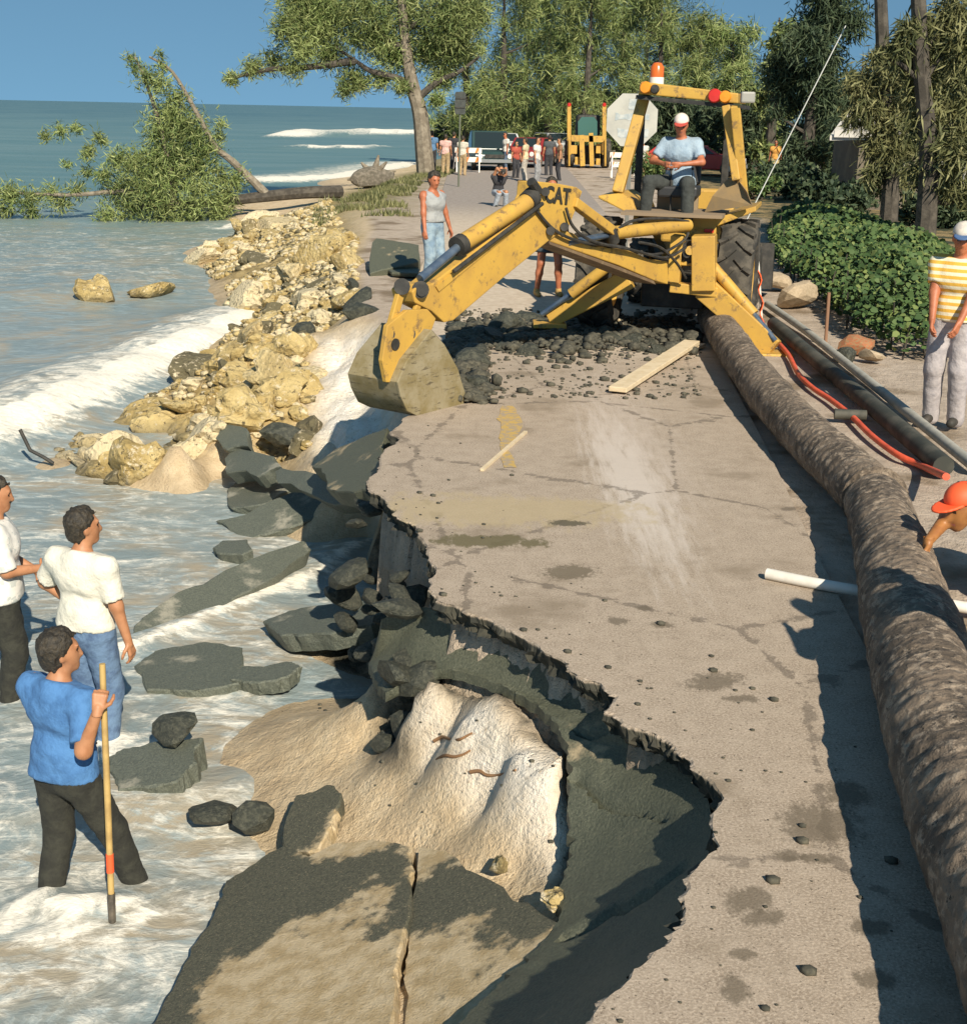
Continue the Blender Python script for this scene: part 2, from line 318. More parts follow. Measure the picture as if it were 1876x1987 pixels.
X, Y, F = grid(GX, GY); Z, SD, FA, SC, RU = terrain(X, Y, True)
cl = np.clip(1 - np.abs(SD + .08) / .30, 0, 1) * np.clip((12 - Y), 0, 1) * np.clip((Y - 2) * 2, 0, 1) * np.clip((-.12 - Z) / .12, 0, 1); q_ = np.stack([X * 5, Y * 5, Z * 5], -1)
X0, Y0_ = X, Y; X = X + cl * (.13 * fbm(q_, 4) - .03); Y = Y + cl * .11 * fbm(q_ + 31.7, 4)
ground = arrmesh('ground', np.stack([X, Y, Z], -1).reshape(-1, 3), F, GROUND_M, smooth=True); tag(ground, kind='structure'); X, Y = X0, Y0_
nzf = fbm2(X, Y, 1.1, 4, 2.2)
wetm = np.clip((-1.22 - Z + .08 * nzf) / .18, 0, 1); landm = np.clip(SD / .25 + .5, 0, 1)
grass = np.clip((Y - 34) / 10, 0, 1) * np.clip(1.2 - np.abs(SD + .5 + nzf) / 2.2, 0, 1)
lawnm = np.clip((X - 5.2 - .04 * Y + nzf * .6) / .8, 0, 1) * np.clip((Y - 14) / 3, 0, 1)
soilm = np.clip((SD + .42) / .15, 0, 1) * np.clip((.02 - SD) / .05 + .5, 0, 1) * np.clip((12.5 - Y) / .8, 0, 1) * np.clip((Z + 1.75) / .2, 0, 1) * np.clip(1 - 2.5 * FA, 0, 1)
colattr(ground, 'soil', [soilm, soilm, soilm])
colattr(ground, 'zones', [np.clip(np.maximum(FA, SC), 0, 1), np.clip(RU * 1.4 + nzf * .4, 0, 1) * (1 - SC), wetm])
colattr(ground, 'zones2', [landm, grass, lawnm])

# ---------------------------------------------------------------- the road: a thick slab with a broken seaward edge
n = NT('dusty_asphalt'); P = n.pos(); fine = n.noise(P, 90, 3, .7); mid = n.noise(P, 7, 6, .65); big = n.noise(P, 1.1, 5, .6)
c = n.mix(n.ramp(mid, .32, .7), (.29, .226, .165), (.38, .305, .23)); c = n.mix(n.ramp(fine, .42, .66), c, (.49, .40, .305)); c = n.mix(n.ramp(n.noise(P, 55, 3, .8), .57, .68), c, (.13, .10, .07))
c = n.mix(n.ramp(big, .53, .68, 0, .75), c, (.215, .165, .11))
ST = n.noise(n.scl(P, (1, .45, 1)), 9, 5, .7); ST2 = n.noise(n.scl(P, (1, .6, 1)), 24, 6, .75)
def st(c, px, r, ang, col, k=.85, soft=.5):
    f = n.patch(P, G(*px), r, ang, ST if r[0] > .3 else ST2, soft); return n.mix(n.math('MULTIPLY', f, k), c, col)
STR = n.noise(n.scl(P, (1, .10, 1)), 16, 6, .7)
c = n.mix(n.math('MULTIPLY', n.patch(P, G(1222, 930), (.22, 1.8), .02, STR, 1.3), .72), c, (.60, .53, .46)); c = n.mix(n.math('MULTIPLY', n.patch(P, G(1215, 840), (.32, 2.2), .02, STR, 1.6), .4), c, (.52, .44, .37))
c = n.mix(n.ramp(STR, .55, .75, 0, .35), c, (.22, .17, .12)); crk = n.vor(n.scl(n.t.nodes['Noise Texture'].outputs['Color'] if False else P, (1, .7, 1)), .55, 'DISTANCE_TO_EDGE'); c = n.mix(n.ramp(n.math('ADD', crk, n.math('MULTIPLY', n.math('SUBTRACT', n.noise(P, 6, 5, .7), .5), .12)), .000, .010, .55, 0), c, (.09, .07, .05))
c = st(c, (960, 990), (1.0, .35), 0, (.42, .33, .19), .7, .8); c = st(c, (950, 1050), (.35, .12), 0, (.12, .10, .045), .9)
c = st(c, (1100, 1015), (.13, .07), 0, (.07, .06, .035)); c = st(c, (1105, 1110), (.17, .12), .5, (.14, .11, .07))
for px, r, a in (((1198, 1205), (.055, .06), 0), ((1250, 1180), (.05, .045), 0), ((1282, 1212), (.06, .05), 0), ((1385, 1322), (.15, .09), .5), ((1440, 1355), (.08, .04), 0), ((1590, 1600), (.17, .15), .8), ((1640, 1540), (.10, .10), 0),
                 ((1530, 1660), (.06, .04), 0), ((1580, 1665), (.08, .03), 0), ((1450, 1745), (.10, .07), .8), ((1480, 1780), (.08, .045), .2), ((1440, 1850), (.05, .03), 0), ((1425, 1920), (.045, .07), 0), ((1700, 1900), (.07, .05), 0), ((1690, 1800), (.07, .05), 0)):
    c = st(c, px, r, a, (.125, .098, .065), .75, .7)
c = n.mix(n.ramp(n.sep(P)[1], 14.5, 17.0, 0, .8), c, n.mix(n.ramp(mid, .35, .65), (.50, .40, .29), (.62, .52, .40)))
c = n.mix(n.ramp(n.sep(P)[1], 32, 42, 0, 1.0), c, n.mix(n.ramp(mid, .35, .65), (.26, .22, .185), (.34, .29, .25)))
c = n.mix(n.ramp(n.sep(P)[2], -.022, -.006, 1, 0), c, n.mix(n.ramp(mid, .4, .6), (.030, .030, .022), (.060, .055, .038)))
n.bump(n.math('ADD', n.math('MULTIPLY', fine, .6), mid), .35, .012); ROAD_M = n.done(c, .92)
left = [p + np.array([.55 * np.clip((p[1] - 11.9) / 1.0, 0, 1), 0]) for p in EF if 1.0 <= p[1] <= G(745, 625)[1]]
left = [np.array(p) for p in left] + [np.array(q) for q in ((-1.2, 22), (-1.2, 30), (-1.6, 45), (-1.9, 62), (-2.2, 85), (-1, 110))]
right = [np.array(q) for q in ((4.2, 110), (4.0, 85), (3.7, 62), (3.3, 40), (2.9, 24), (2.75, 16), (2.4, 11), (2.15, 8), (1.95, 5), (1.8, 1.0))]
poly = left + right; m = MB(); n_ = len(poly); rj = np.random.default_rng(2); vs, fs = [], []; sm = lambda a, k: np.convolve(a, np.ones(k) / k, 'same') * math.sqrt(k)
for dz, ins_, jt in ((0, .0, 0), (-.01, -.012, .008), (-.045, -.004, .016), (-.08, .01, .02), (-.118, .03, .02)):
    jx, jy = sm(rj.normal(0, jt + 1e-6, n_), 6) + rj.normal(0, jt * .3 + 1e-6, n_), sm(rj.normal(0, jt + 1e-6, n_), 6)
    for k_, p in enumerate(poly): vs.append((p[0] + (ins_ + jx[k_] if k_ < len(left) and jt else 0), p[1] + (jy[k_] if k_ < len(left) and jt else 0), dz))
fs = [tuple(range(n_))] + [(l * n_ + k_, l * n_ + (k_ + 1) % n_, (l + 1) * n_ + (k_ + 1) % n_, (l + 1) * n_ + k_) for l in range(4) for k_ in range(n_)]; m.add(vs, fs)
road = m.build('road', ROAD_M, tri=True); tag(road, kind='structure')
m = MB()
for a, b, w in (((984, 788), (990, 908), .1),):
    p, q = G(*a), G(*b)
    L_ = refine(np.array([p[:2] + [-w / 2, 0], q[:2] + [-w / 2, 0]]), 4, .04, 5); R_ = refine(np.array([p[:2] + [w / 2, 0], q[:2] + [w / 2, 0]]), 4, .04, 6)
    k = len(L_); m.add([(x, y, .004) for x, y in L_] + [(x, y, .004) for x, y in R_], [(i, i + k, i + k + 1, i + 1) for i in range(k - 1)])
nn = NT('worn_yellow_paint'); P = nn.pos(); c = nn.mix(nn.ramp(nn.noise(P, 14, 5, .7), .42, .60), (.50, .33, .09), (.34, .27, .19)); tag(m.build('centre_line_dash', nn.done(c, .9)), kind='structure')

# ---------------------------------------------------------------- the sea
WX = mirror_axis([(7, .11, 1.0), (14, .2, 1.03), (60, .5, 1.1), (30000, 4, 1.25)], [(7, .11, 1.0), (20, .2, 1.03), (60, .5, 1.08), (30000, 4, 1.25)], -5.0)
WY = axis([(1.0, 0, 1), (3.5, .3, 1), (16, .10, 1), (40, .14, 1.006), (90, .4, 1.02), (300, 1.2, 1.04), (40000, 12, 1.22)])
X, Y, F = grid(WX, WY); XW = X.ravel()
def crest(x, y, px, w_front, w_back, h):
    """a breaking wave along a line: steep shoreward front, long back"""
    L = np.array([G(a, b, SEA_Z)[:2] for a, b in px]); d = segdist(x, y, L)
    yy = np.interp(x, L[np.argsort(L[:, 0]), 0], L[np.argsort(L[:, 0]), 1]); fr = y < yy
    ends = np.clip((x - L[:, 0].min() + 2) / 3, 0, 1) * np.clip((L[:, 0].max() + 1.0 - x) / 2, 0, 1) if True else 1
    w = np.where(fr, w_front, w_back); return h * np.exp(-(d / w) ** 2), np.exp(-(d / (w * 1.1)) ** 2), fr
amp = np.clip(Y / 40, .25, 1) * np.exp(-np.maximum(Y - 400, 0) / 800)
Zw = SEA_Z + amp * (.05 * fbm2(X + Y * .25, Y * 2.2, .35, 4, 1.) + .07 * fbm2(X, Y * 2.5, .12, 3, 6.)) + .018 * fbm2(X, Y, 1.8, 4, 8.) * np.exp(-Y / 30) + .05 * fbm2(X, Y, .7, 4, 18.) * np.exp(-Y / 25)
foam = np.zeros_like(X)
for px, wf, wb, h, fo in (([(-250, 905), (-60, 862), (40, 826), (150, 775), (300, 705), (400, 665), (478, 625)], .75, 1.5, .34, 1.25),
                          ([(-200, 600), (200, 560), (380, 500), (450, 462)], 1.0, 2.2, .12, .35),
                          ([(430, 447), (520, 412), (580, 398)], .8, 2.6, .1, .8),
                          ([(560, 268), (600, 262), (700, 264), (810, 263), (900, 262)], 3.0, 6.5, 1.0, 1.5), ([(600, 289), (720, 288)], 1.6, 3.5, .35, 1.3), ([(540, 352), (640, 347), (780, 322)], 2.0, 5.0, .25, 1.2),
                          ([(230, 1262), (420, 1188), (620, 1105), (680, 1060)], .18, .22, .06, .9), ([(90, 1735), (150, 1755), (240, 1745)], .13, .12, .04, .9), ([(-60, 1560), (60, 1575), (180, 1560), (330, 1550), (470, 1530)], .25, .3, .05, .5)):
    dz, ff, fr = crest(X, Y, px, wf, wb, h)
    Zw += dz * (1 + .35 * fbm2(X, Y, 1.2 if wf < 2 else .3, 3, 3.)); foam = np.maximum(foam, fo * ff * np.where(fr, 1, .55))
ter = np.full_like(X, -3.0); nearm = (np.abs(X) < 40) & (Y < 130); ter[nearm] = terrain(X[nearm], Y[nearm])
depth = SEA_Z - ter
shore = np.clip(1 - (depth - .05) / .5, 0, 1)
nearfoam = np.clip((34 - Y) / 22, 0, 1) * .29 + np.clip((9.5 - Y) / 5, 0, 1) * .08 + np.clip((58 - Y) / 14, 0, 1) * np.clip((Y - 16) / 6, 0, 1) * .24 + np.clip((58 - Y) / 14, 0, 1) * .16
dark = np.zeros_like(X)
for px, r in (((90, 680), 6.0), ((-50, 600), 9.0)):
    c_ = G(*px, SEA_Z); dark = np.maximum(dark, np.exp(-(((X - c_[0]) / r) ** 2 + ((Y - c_[1]) / 3.2) ** 2)))
foam = np.maximum(foam, np.maximum(nearfoam * (1 - .8 * dark), shore * .36 * np.clip((60 - Y) / 20, .2, 1)))
for lx, ly in ((-2.35, 6.3), (-2.0, 6.3), (-2.15, 6.25), (-2.62, 8.3), (-2.45, 8.3), (-3.4, 9.2)):
    q_ = np.hypot((X - lx) / .9, Y - ly + .12) + .09 * fbm2(X, Y, 5., 3, 4.); foam = np.maximum(foam, .95 * np.exp(-((q_ - .17) / .08) ** 2)); Zw += .02 * np.exp(-((q_ - .17) / .07) ** 2)
foam = foam * np.where(Y > 300, 0, 1)
turb = np.clip(1 - (Y - 25) / 45, 0, 1)
n = NT('churned_sea_water'); P = n.pos(); A = n.sep(n.attr('foam')['Vector'])
Q = n.scl(P, (.9, 1.1, 1), rot=(0, 0, .22)); warp = n.noise(P, .8, 4, .6, .6)
v1 = n.noise(Q, 1.7, 9, .66, 2.2); v2 = n.noise(Q, 9, 6, .7, 1.0); v3 = n.noise(n.scl(P, (.55, 1.5, 1), rot=(0, 0, .16)), 2.2, 9, .7, 2.0)
f = n.math('ADD', n.math('MULTIPLY', v1, .55), n.math('ADD', n.math('MULTIPLY', v2, .25), n.math('MULTIPLY', v3, .35)))
thr = n.math('SUBTRACT', .80, n.math('MULTIPLY', A[0], .44)); msk = n.ramp(n.math('SUBTRACT', f, thr), -.06, .16)
deep = n.mix(n.ramp(n.sep(P)[1], 90, 600), (.115, .205, .20), (.05, .12, .14)); deep = n.mix(n.ramp(n.noise(n.scl(P, (.12, 1, 1)), .35, 4), .42, .6), deep, (.15, .235, .225))
shal = n.mix(n.ramp(warp, .40, .66), (.225, .275, .275), (.37, .315, .225)); shal = n.mix(n.ramp(v3, .45, .65), shal, (.33, .40, .405))
c = n.mix(A[1], deep, shal); c = n.mix(msk, c, n.mix(n.ramp(v2, .35, .6), (.70, .66, .56), (.88, .83, .71)))
n.bump(n.math('ADD', n.math('MULTIPLY', n.noise(n.scl(P, (1, 1.3, 1)), 2.6, 6, .65, .8), 1.0), n.math('MULTIPLY', msk, .35)), .42, .08)
SEA_M = n.done(c, n.math('ADD', .36, n.math('MULTIPLY', msk, .45)), spec=.24)
sea = arrmesh('sea', np.stack([X, Y, Zw], -1).reshape(-1, 3), F, SEA_M, smooth=True); tag(sea, kind='structure'); colattr(sea, 'foam', [np.clip(foam, 0, 1.5), turb, dark])
SEAZ = lambda x, y: SEA_Z

# ---------------------------------------------------------------- broken slabs of the road
def spline(pts, k):
    pts = [Vector(p) for p in pts]; out = []
    for i in range(len(pts) - 1):
        a, b, c, d = pts[max(i - 1, 0)], pts[i], pts[i + 1], pts[min(i + 2, len(pts) - 1)]
        for j in range(k):
            t = j / k; out.append(.5 * ((2 * b) + (c - a) * t + (2 * a - 5 * b + 4 * c - d) * t * t + (3 * b - a - 3 * c + d) * t ** 3))
    return out + [pts[-1]]
def slabmat(name, base, dark, sandy, amount):
    n = NT(name); P = n.pos(); fine = n.noise(P, 70, 4, .75); c = n.mix(n.ramp(fine, .36, .66), dark, base); c = n.mix(n.ramp(n.noise(P, 95, 2, .8), .66, .76), c, (.30, .27, .19))
    nrm = n.sep(n.t.nodes.new('ShaderNodeNewGeometry').outputs['Normal'])[2]
    k = n.math('MULTIPLY', n.ramp(n.noise(P, 1.7, 6, .65), .62 - amount, .72 - amount * .8), n.ramp(nrm, .6, .9)); c = n.mix(k, c, sandy)
    n.bump(n.math('ADD', fine, n.math('MULTIPLY', n.noise(P, 12, 4), .8)), .6, .02); return n.done(c, n.math('ADD', .55, n.math('MULTIPLY', k, .4)))
SLAB_M = slabmat('broken_asphalt', (.135, .138, .092), (.078, .084, .056), (.46, .36, .22), .04)
SLABW_M = slabmat('wet_broken_asphalt', (.155, .165, .125), (.085, .095, .075), (.34, .32, .25), .06)
def slab(name, px, pl, thick, label, mat=SLAB_M, amp=.05, lev=3, seed=1, cat='asphalt slab', group=None, sub=0.0):
    o, nrm = plane3(*[G(*q) for q in pl]); nrm = nrm if nrm[2] > 0 else -nrm
    pts = np.array([PLN(x, y, o, nrm) for x, y in px]); ctr = pts.mean(0)
    a = np.cross([0, 1, 0], nrm); a /= np.linalg.norm(a); b = np.cross(nrm, a)
    uv = np.stack([(pts - ctr) @ a, (pts - ctr) @ b], 1); uv = refine(np.concatenate([uv, uv[:1]]), lev, amp, seed)[:-1]
    m = MB(); n_ = len(uv); r = np.random.default_rng(seed); layers = []
    for k, (dz, inset) in enumerate(((0, .012), (-.012, 0), (-thick * .5, .008), (-thick, .03))):
        jit = r.normal(0, .006, (n_, 1)); q = uv * (1 - inset / np.maximum(np.linalg.norm(uv, axis=1, keepdims=True), .05)) + jit * uv / np.maximum(np.linalg.norm(uv, axis=1, keepdims=True), .05)
        layers.append([Vector(a * u + b * v + nrm * dz) for u, v in q])
    vs = sum(layers, []); fs = [tuple(range(n_))]
    for k in range(3): fs += [(k * n_ + i, k * n_ + (i + 1) % n_, (k + 1) * n_ + (i + 1) % n_, (k + 1) * n_ + i) for i in range(n_)]
    fs.append(tuple(3 * n_ + i for i in range(n_ - 1, -1, -1))); m.add(vs, fs); ob = m.build(name, mat, tri=True); ob.location = ctr - np.array([0, 0, sub])
    return tag(ob, label, cat, group)
BS = [(550, 1640), (440, 1706), (425, 1750), (370, 1840), (295, 1987), (240, 2080), (745, 2080), (765, 1900), (772, 1850), (796, 1700), (800, 1640), (720, 1625), (650, 1635), (600, 1660)]
n = NT('sandy_broken_asphalt'); P = n.pos(); fine = n.noise(P, 75, 4, .75); c = n.mix(n.ramp(fine, .36, .64), (.055, .055, .038), (.115, .11, .072)); c = n.mix(n.ramp(n.noise(P, 110, 2, .8), .62, .72), c, (.36, .30, .19))
ST = n.noise(P, 3.0, 7, .68); sandc = n.mix(n.ramp(n.noise(P, 9, 5, .7), .35, .65), (.40, .295, .155), (.56, .445, .28)); k = 0.0
for px, z, r, a in (((560, 1960), -1.2, (.42, .70), -.1), ((700, 1960), -1.05, (.45, .62), .1), ((620, 1870), -1.2, (.34, .28), 0), ((700, 1612), -1.1, (.30, .22), 0), ((930, 1990), -.85, (.45, .42), 0), ((1100, 1880), -.8, (.28, .16), .3), ((850, 1660), -1.0, (.18, .22), 0)):
    f = n.patch(P, G(*px, z), r, a, ST, .32); k = f if isinstance(k, float) else n.math('MAXIMUM', k, f)
c = n.mix(n.math('MULTIPLY', k, n.ramp(fine, .25, .5, .75, 1.0)), c, sandc); n.bump(n.math('ADD', fine, n.noise(P, 12, 4)), .55, .02); SLABS_M = n.done(c, .8)
slab('broken_road_slab', BS, [(550, 1640, -1.26), (295, 1987, -1.36), (790, 1700, -1.00)], .14, 'large slab of fallen road left of the long crack, half buried in tan sand', SLABS_M, .03, 3, 4)
slab('broken_road_slab', [(812, 1640), (862, 1648), (960, 1710), (1085, 1790), (1050, 1850), (960, 1940), (860, 2080), (775, 2080), (782, 1900), (790, 1830), (808, 1700)], [(812, 1640, -1.00), (1085, 1790, -.70), (800, 1987, -1.0)], .14,
     'large slab of fallen road right of the long crack, its right end in shade', SLABS_M, .03, 3, 5)
slab('broken_road_slab', [(552, 1660), (550, 1600), (575, 1543), (640, 1518), (663, 1540), (642, 1597), (615, 1650)], [(640, 1518, -1.08), (550, 1640, -1.26), (642, 1600, -1.12)], .1, 'rounded tongue of asphalt rising behind the large half buried slab', SLABS_M, .03, 3, 6)
def sheet(name, outer, inner, nu, nv, thick, mat, label, grooves=(), seed=1):
    """a sheet of road that sags from its outer edge down to its inner one, with cracks sunk into it"""
    o = np.array(spline([G(*q) for q in outer], 12)); q = np.array(spline([G(*p) for p in inner], 12))
    def even(P, k):
        L = np.concatenate([[0], np.cumsum(np.linalg.norm(np.diff(P, axis=0), axis=1))]); t = np.linspace(0, L[-1], k); return np.stack([np.interp(t, L, P[:, c]) for c in range(3)], 1)
    o, q = even(o, nu), even(q, nu); r = np.random.default_rng(seed); jag = r.normal(0, .018, nu); t = np.linspace(0, 1, nv)[:, None, None]
    tt = t * (1 + np.where(t > .5, jag[None, :, None] * (t - .5) * 2.5, 0)); P = o[None] * (1 - tt) + q[None] * tt; h = t[..., 0]; P[..., 2] += -.05 * np.sin(math.pi * h) + .035 * fbm2(P[..., 0], P[..., 1], 2.2, 4, 3.) + .007 * fbm2(P[..., 0], P[..., 1], 16., 3, 5.)
    u = np.linspace(0, 1, nu)[None]
    for u0, du, a, b in grooves:
        c = u0 + du * (h - .5) + .012 * fbm2(h, h * 0, 7., 3, u0 * 50); d = np.abs(u - c) * nu; P[..., 2] -= .06 * np.clip(1.3 - d, 0, 1) * ((h > a) & (h < b))
    ctr = P.reshape(-1, 3).mean(0); top = P - ctr; bot = top.copy(); bot[..., 2] -= thick; n_ = nu * nv; v = np.concatenate([top.reshape(-1, 3), bot.reshape(-1, 3)]); i = np.arange(n_).reshape(nv, nu)
    f = np.stack([i[:-1, :-1], i[:-1, 1:], i[1:, 1:], i[1:, :-1]], -1).reshape(-1, 4); rim = np.concatenate([i[0], i[1:, -1], i[-1, -2::-1], i[-2:0:-1, 0]]); nx = np.roll(rim, -1); sides = np.stack([rim, nx, nx + n_, rim + n_], 1)
    m = MB(); m.add(v, [tuple(x) for x in np.concatenate([f, f[:, ::-1] + n_, sides])]); ob = m.build(name, mat, smooth=True); ob.location = ctr; return tag(ob, label, 'asphalt slab')
sheet('sagging_road_sheet', OUT, INN, 150, 22, .06, SLAB_M, 'long curved sheet of dark asphalt sagging into the hollow below the broken road edge', ((.47, .05, .0, .8), (.60, -.08, .25, 1), (.74, .10, .1, .9), (.36, .03, 0, .5)))
slab('broken_road_slab', [(240, 1255), (262, 1212), (330, 1158), (450, 1100), (590, 1048), (603, 1066), (545, 1112), (440, 1172), (350, 1218)], [(262, 1230, -1.42), (590, 1056, -1.22), (450, 1100, -1.25)], .16, 'long narrow slab of wet asphalt lying diagonally in the foam', SLABW_M, .03, 3, 9)
slab('broken_road_slab', [(412, 1062), (432, 1048), (480, 1046), (490, 1066), (470, 1076), (425, 1074)], [(412, 1062, -1.38), (485, 1050, -1.30), (470, 1076, -1.34)], .16, 'small dark block of asphalt beside breaking foam above the long slab', SLABW_M, .04, 2, 10)
slab('broken_road_slab', [(510, 1205), (560, 1185), (650, 1170), (740, 1150), (790, 1175), (720, 1212), (640, 1228), (545, 1232)], [(520, 1205, -1.30), (740, 1160, -1.02), (640, 1228, -1.12)], .16, 'grey slab of asphalt jutting from the shaded hollow under the road edge', SLABW_M, .035, 3, 11)
slab('broken_road_slab', [(420, 1010), (470, 1000), (600, 940), (660, 960), (640, 990), (560, 1025), (470, 1050)], [(420, 1020, -1.45), (640, 950, -1.1), (560, 1025, -1.36)], .12, 'wet green grey slab awash below the tilted road piece', SLABW_M, .04, 3, 20)
slab('broken_road_slab', [(262, 1290), (300, 1262), (400, 1245), (470, 1255), (465, 1325), (370, 1340), (285, 1338)], [(262, 1300, -1.44), (465, 1255, -1.38), (370, 1340, -1.40)], .12, 'broad flat slab of asphalt awash in shallow foam behind the shovel', SLABW_M, .035, 3, 12)
slab('broken_road_slab', [(448, 1318), (470, 1292), (560, 1282), (584, 1292), (560, 1312), (500, 1325)], [(448, 1318, -1.36), (584, 1290, -1.25), (500, 1325, -1.32)], .12, 'small slab of asphalt at the end of the broad flat one on wet sand', SLABW_M, .04, 3, 13)
slab('broken_road_slab', [(205, 1470), (240, 1452), (320, 1435), (392, 1430), (380, 1478), (345, 1515), (230, 1532)], [(215, 1460, -1.38), (392, 1430, -1.22), (345, 1510, -1.30)], .2, 'grey slab of asphalt with a dark lump on it, beside the man in blue', SLABW_M, .035, 3, 14)
slab('broken_road_slab', [(605, 905), (650, 872), (715, 843), (752, 830), (738, 895), (712, 950), (640, 950)], [(605, 905, -.62), (750, 835, -.16), (712, 950, -.22)], .17, 'tilted slab of road just cracked off below the digger bucket', SLAB_M, .035, 3, 15)
slab('broken_road_slab', [(533, 915), (545, 908), (640, 925), (700, 955), (690, 975), (620, 968), (540, 938)], [(533, 915, -.95), (640, 925, -.72), (690, 975, -.75)], .16, 'dark block of asphalt wedged under the tilted slab', SLABW_M, .04, 2, 16)
slab('broken_road_slab', [(436, 890), (455, 868), (530, 885), (545, 905), (500, 925), (440, 918)], [(436, 890, -1.15), (530, 885, -.92), (500, 925, -1.08)], .18, 'dark asphalt chunk at the water foot of the rubble heap', SLABW_M, .05, 2, 17)
slab('broken_road_slab', [(440, 950), (470, 925), (540, 925), (580, 940), (520, 975), (450, 985)], [(440, 960, -1.43), (560, 930, -1.25), (450, 985, -1.40)], .1, 'submerged green slab just below the dark asphalt chunk', SLABW_M, .04, 3, 18)
slab('broken_road_slab', [(530, 700), (560, 668), (600, 655), (612, 672), (590, 706), (552, 712)], [(530, 700, -.78), (605, 660, -.5), (590, 706, -.62)], .2, 'dark asphalt chunk on the rubble left of the white sand scarp', SLAB_M, .05, 2, 19)
slab('broken_road_slab', [(535, 640 + 88), (548, 716), (590, 722), (595, 735), (560, 742)], [(535, 728, -.8), (590, 722, -.62), (560, 742, -.75)], .14, 'smaller dark asphalt piece below the chunk on the rubble', SLAB_M, .05, 2, 21)
slab('broken_road_slab', [(418, 850), (435, 822), (478, 830), (482, 866), (440, 872)], [(418, 850, -1.02), (478, 830, -.85), (440, 872, -1.05)], .16, 'dark green flat faced stone block near the rubble foot', SLABW_M, .05, 2, 23)
# ---------------------------------------------------------------- surface nets: one continuous skin from a distance field
def surface_net(fn, lo, hi, h):
    lo = np.array(lo, float); nn = np.maximum(np.ceil((np.array(hi) - lo) / h).astype(int) + 1, 3)
    ax = [lo[i] + h * np.arange(nn[i]) for i in range(3)]; g = np.stack(np.meshgrid(*ax, indexing='ij'), -1); v = fn(g)
    nx, ny, nz = nn; c = [(i, j, k) for i in (0, 1) for j in (0, 1) for k in (0, 1)]
    V8 = {q: v[q[0]:nx - 1 + q[0], q[1]:ny - 1 + q[1], q[2]:nz - 1 + q[2]] for q in c}
    neg = sum((V8[q] < 0).astype(int) for q in c); act = (neg > 0) & (neg < 8)
    if not act.any(): return np.zeros((0, 3)), np.zeros((0, 4), int)
    idx = np.full(act.shape, -1); idx[act] = np.arange(act.sum()); acc = np.zeros((act.sum(), 3)); cnt = np.zeros(act.sum())
    for a in c:
        for d in range(3):
            if a[d]: continue
            b = list(a); b[d] = 1; b = tuple(b); va, vb = V8[a][act], V8[b][act]; cr = (va < 0) != (vb < 0); t = np.where(cr, va / np.where(cr, va - vb, 1), 0)
            p = np.array(a, float)[None] + np.zeros((len(va), 3)); p[:, d] += t; acc[cr] += p[cr]; cnt[cr] += 1
    P = lo + h * (np.argwhere(act) + acc / cnt[:, None]); Fs = []
    for d in range(3):
        e, f_ = [k for k in range(3) if k != d]; s0 = [slice(None)] * 3; s1 = [slice(None)] * 3; s0[d] = slice(0, -1); s1[d] = slice(1, None)
        a, b = v[tuple(s0)], v[tuple(s1)]; cr = (a < 0) != (b < 0); I = np.argwhere(cr); ok = (I[:, e] > 0) & (I[:, f_] > 0) & (I[:, e] < nn[e] - 1) & (I[:, f_] < nn[f_] - 1); I = I[ok]
        def at(de, df):
            J = I.copy(); J[:, e] -= de; J[:, f_] -= df; return idx[J[:, 0], J[:, 1], J[:, 2]]
        q = np.stack([at(1, 1), at(0, 1), at(0, 0), at(1, 0)], 1); flip = (a[I[:, 0], I[:, 1], I[:, 2]] < 0) == (d == 1); q[flip] = q[flip][:, ::-1]; Fs.append(q)
    F = np.concatenate(Fs); F = F[(F >= 0).all(1)]; return P, F
def cone(p, a, b, ra, rb, sq=None):
    a, b = np.array(a, float), np.array(b, float); ab = b - a; pa = p - a; t = np.clip((pa @ ab) / (ab @ ab + 1e-12), 0, 1)
    q = pa - t[..., None] * ab
    if sq is not None: q = q * np.array(sq)
    return np.linalg.norm(q, axis=-1) - (ra + (rb - ra) * t)
def ball(p, c, r):
    q = (p - np.array(c)) / np.array(r); k = np.linalg.norm(q, axis=-1); return (k - 1) * np.min(r)
def smin(a, b, k): 
    h = np.clip(.5 + .5 * (b - a) / k, 0, 1); return b * (1 - h) + a * h - k * h * (1 - h)
def smins(L, k):
    o = L[0]
    for q in L[1:]: o = smin(o, q, k)
    return o
SKIN = M('skin', (.46, .215, .105), (.38, .165, .075), 12, .55, .05); SKIN_RED = M('sunburnt_skin', (.44, .15, .07), (.36, .115, .05), 12, .55, .05)
DARKHAIR = M('dark_hair', (.022, .018, .012), (.055, .042, .025), 40, .6, .6, 60); EYEDARK = M('eye_dark', (.02, .015, .012), rough=.3); LIP = M('lips', (.30, .10, .07), rough=.5)
def cloth(name, c1, c2=None, sc=14, bump=.8): return M(name, c1, c2 or tuple(q * .72 for q in c1), sc, .92, bump, 16)
DENIM = cloth('denim', (.13, .21, .33), (.075, .125, .22), 10); DENIMP = cloth('pale_denim', (.27, .36, .42), (.17, .25, .33), 10)
DARKTROUSER = cloth('dark_trousers', (.022, .022, .017), (.036, .036, .026)); SHOE = M('dark_shoes', (.03, .028, .022), (.06, .05, .04), 10, .7)
def ik(a, t, l1, l2, pole):
    a, t, pole = np.array(a, float), np.array(t, float), np.array(pole, float); d = t - a; L = np.linalg.norm(d); d /= L; L = min(L, (l1 + l2) * .999)
    x = (l1 * l1 - l2 * l2 + L * L) / (2 * L); h = math.sqrt(max(l1 * l1 - x * x, 0)); pl = pole - d * (pole @ d); pl /= np.linalg.norm(pl); return a + d * x + pl * h, a + d * L
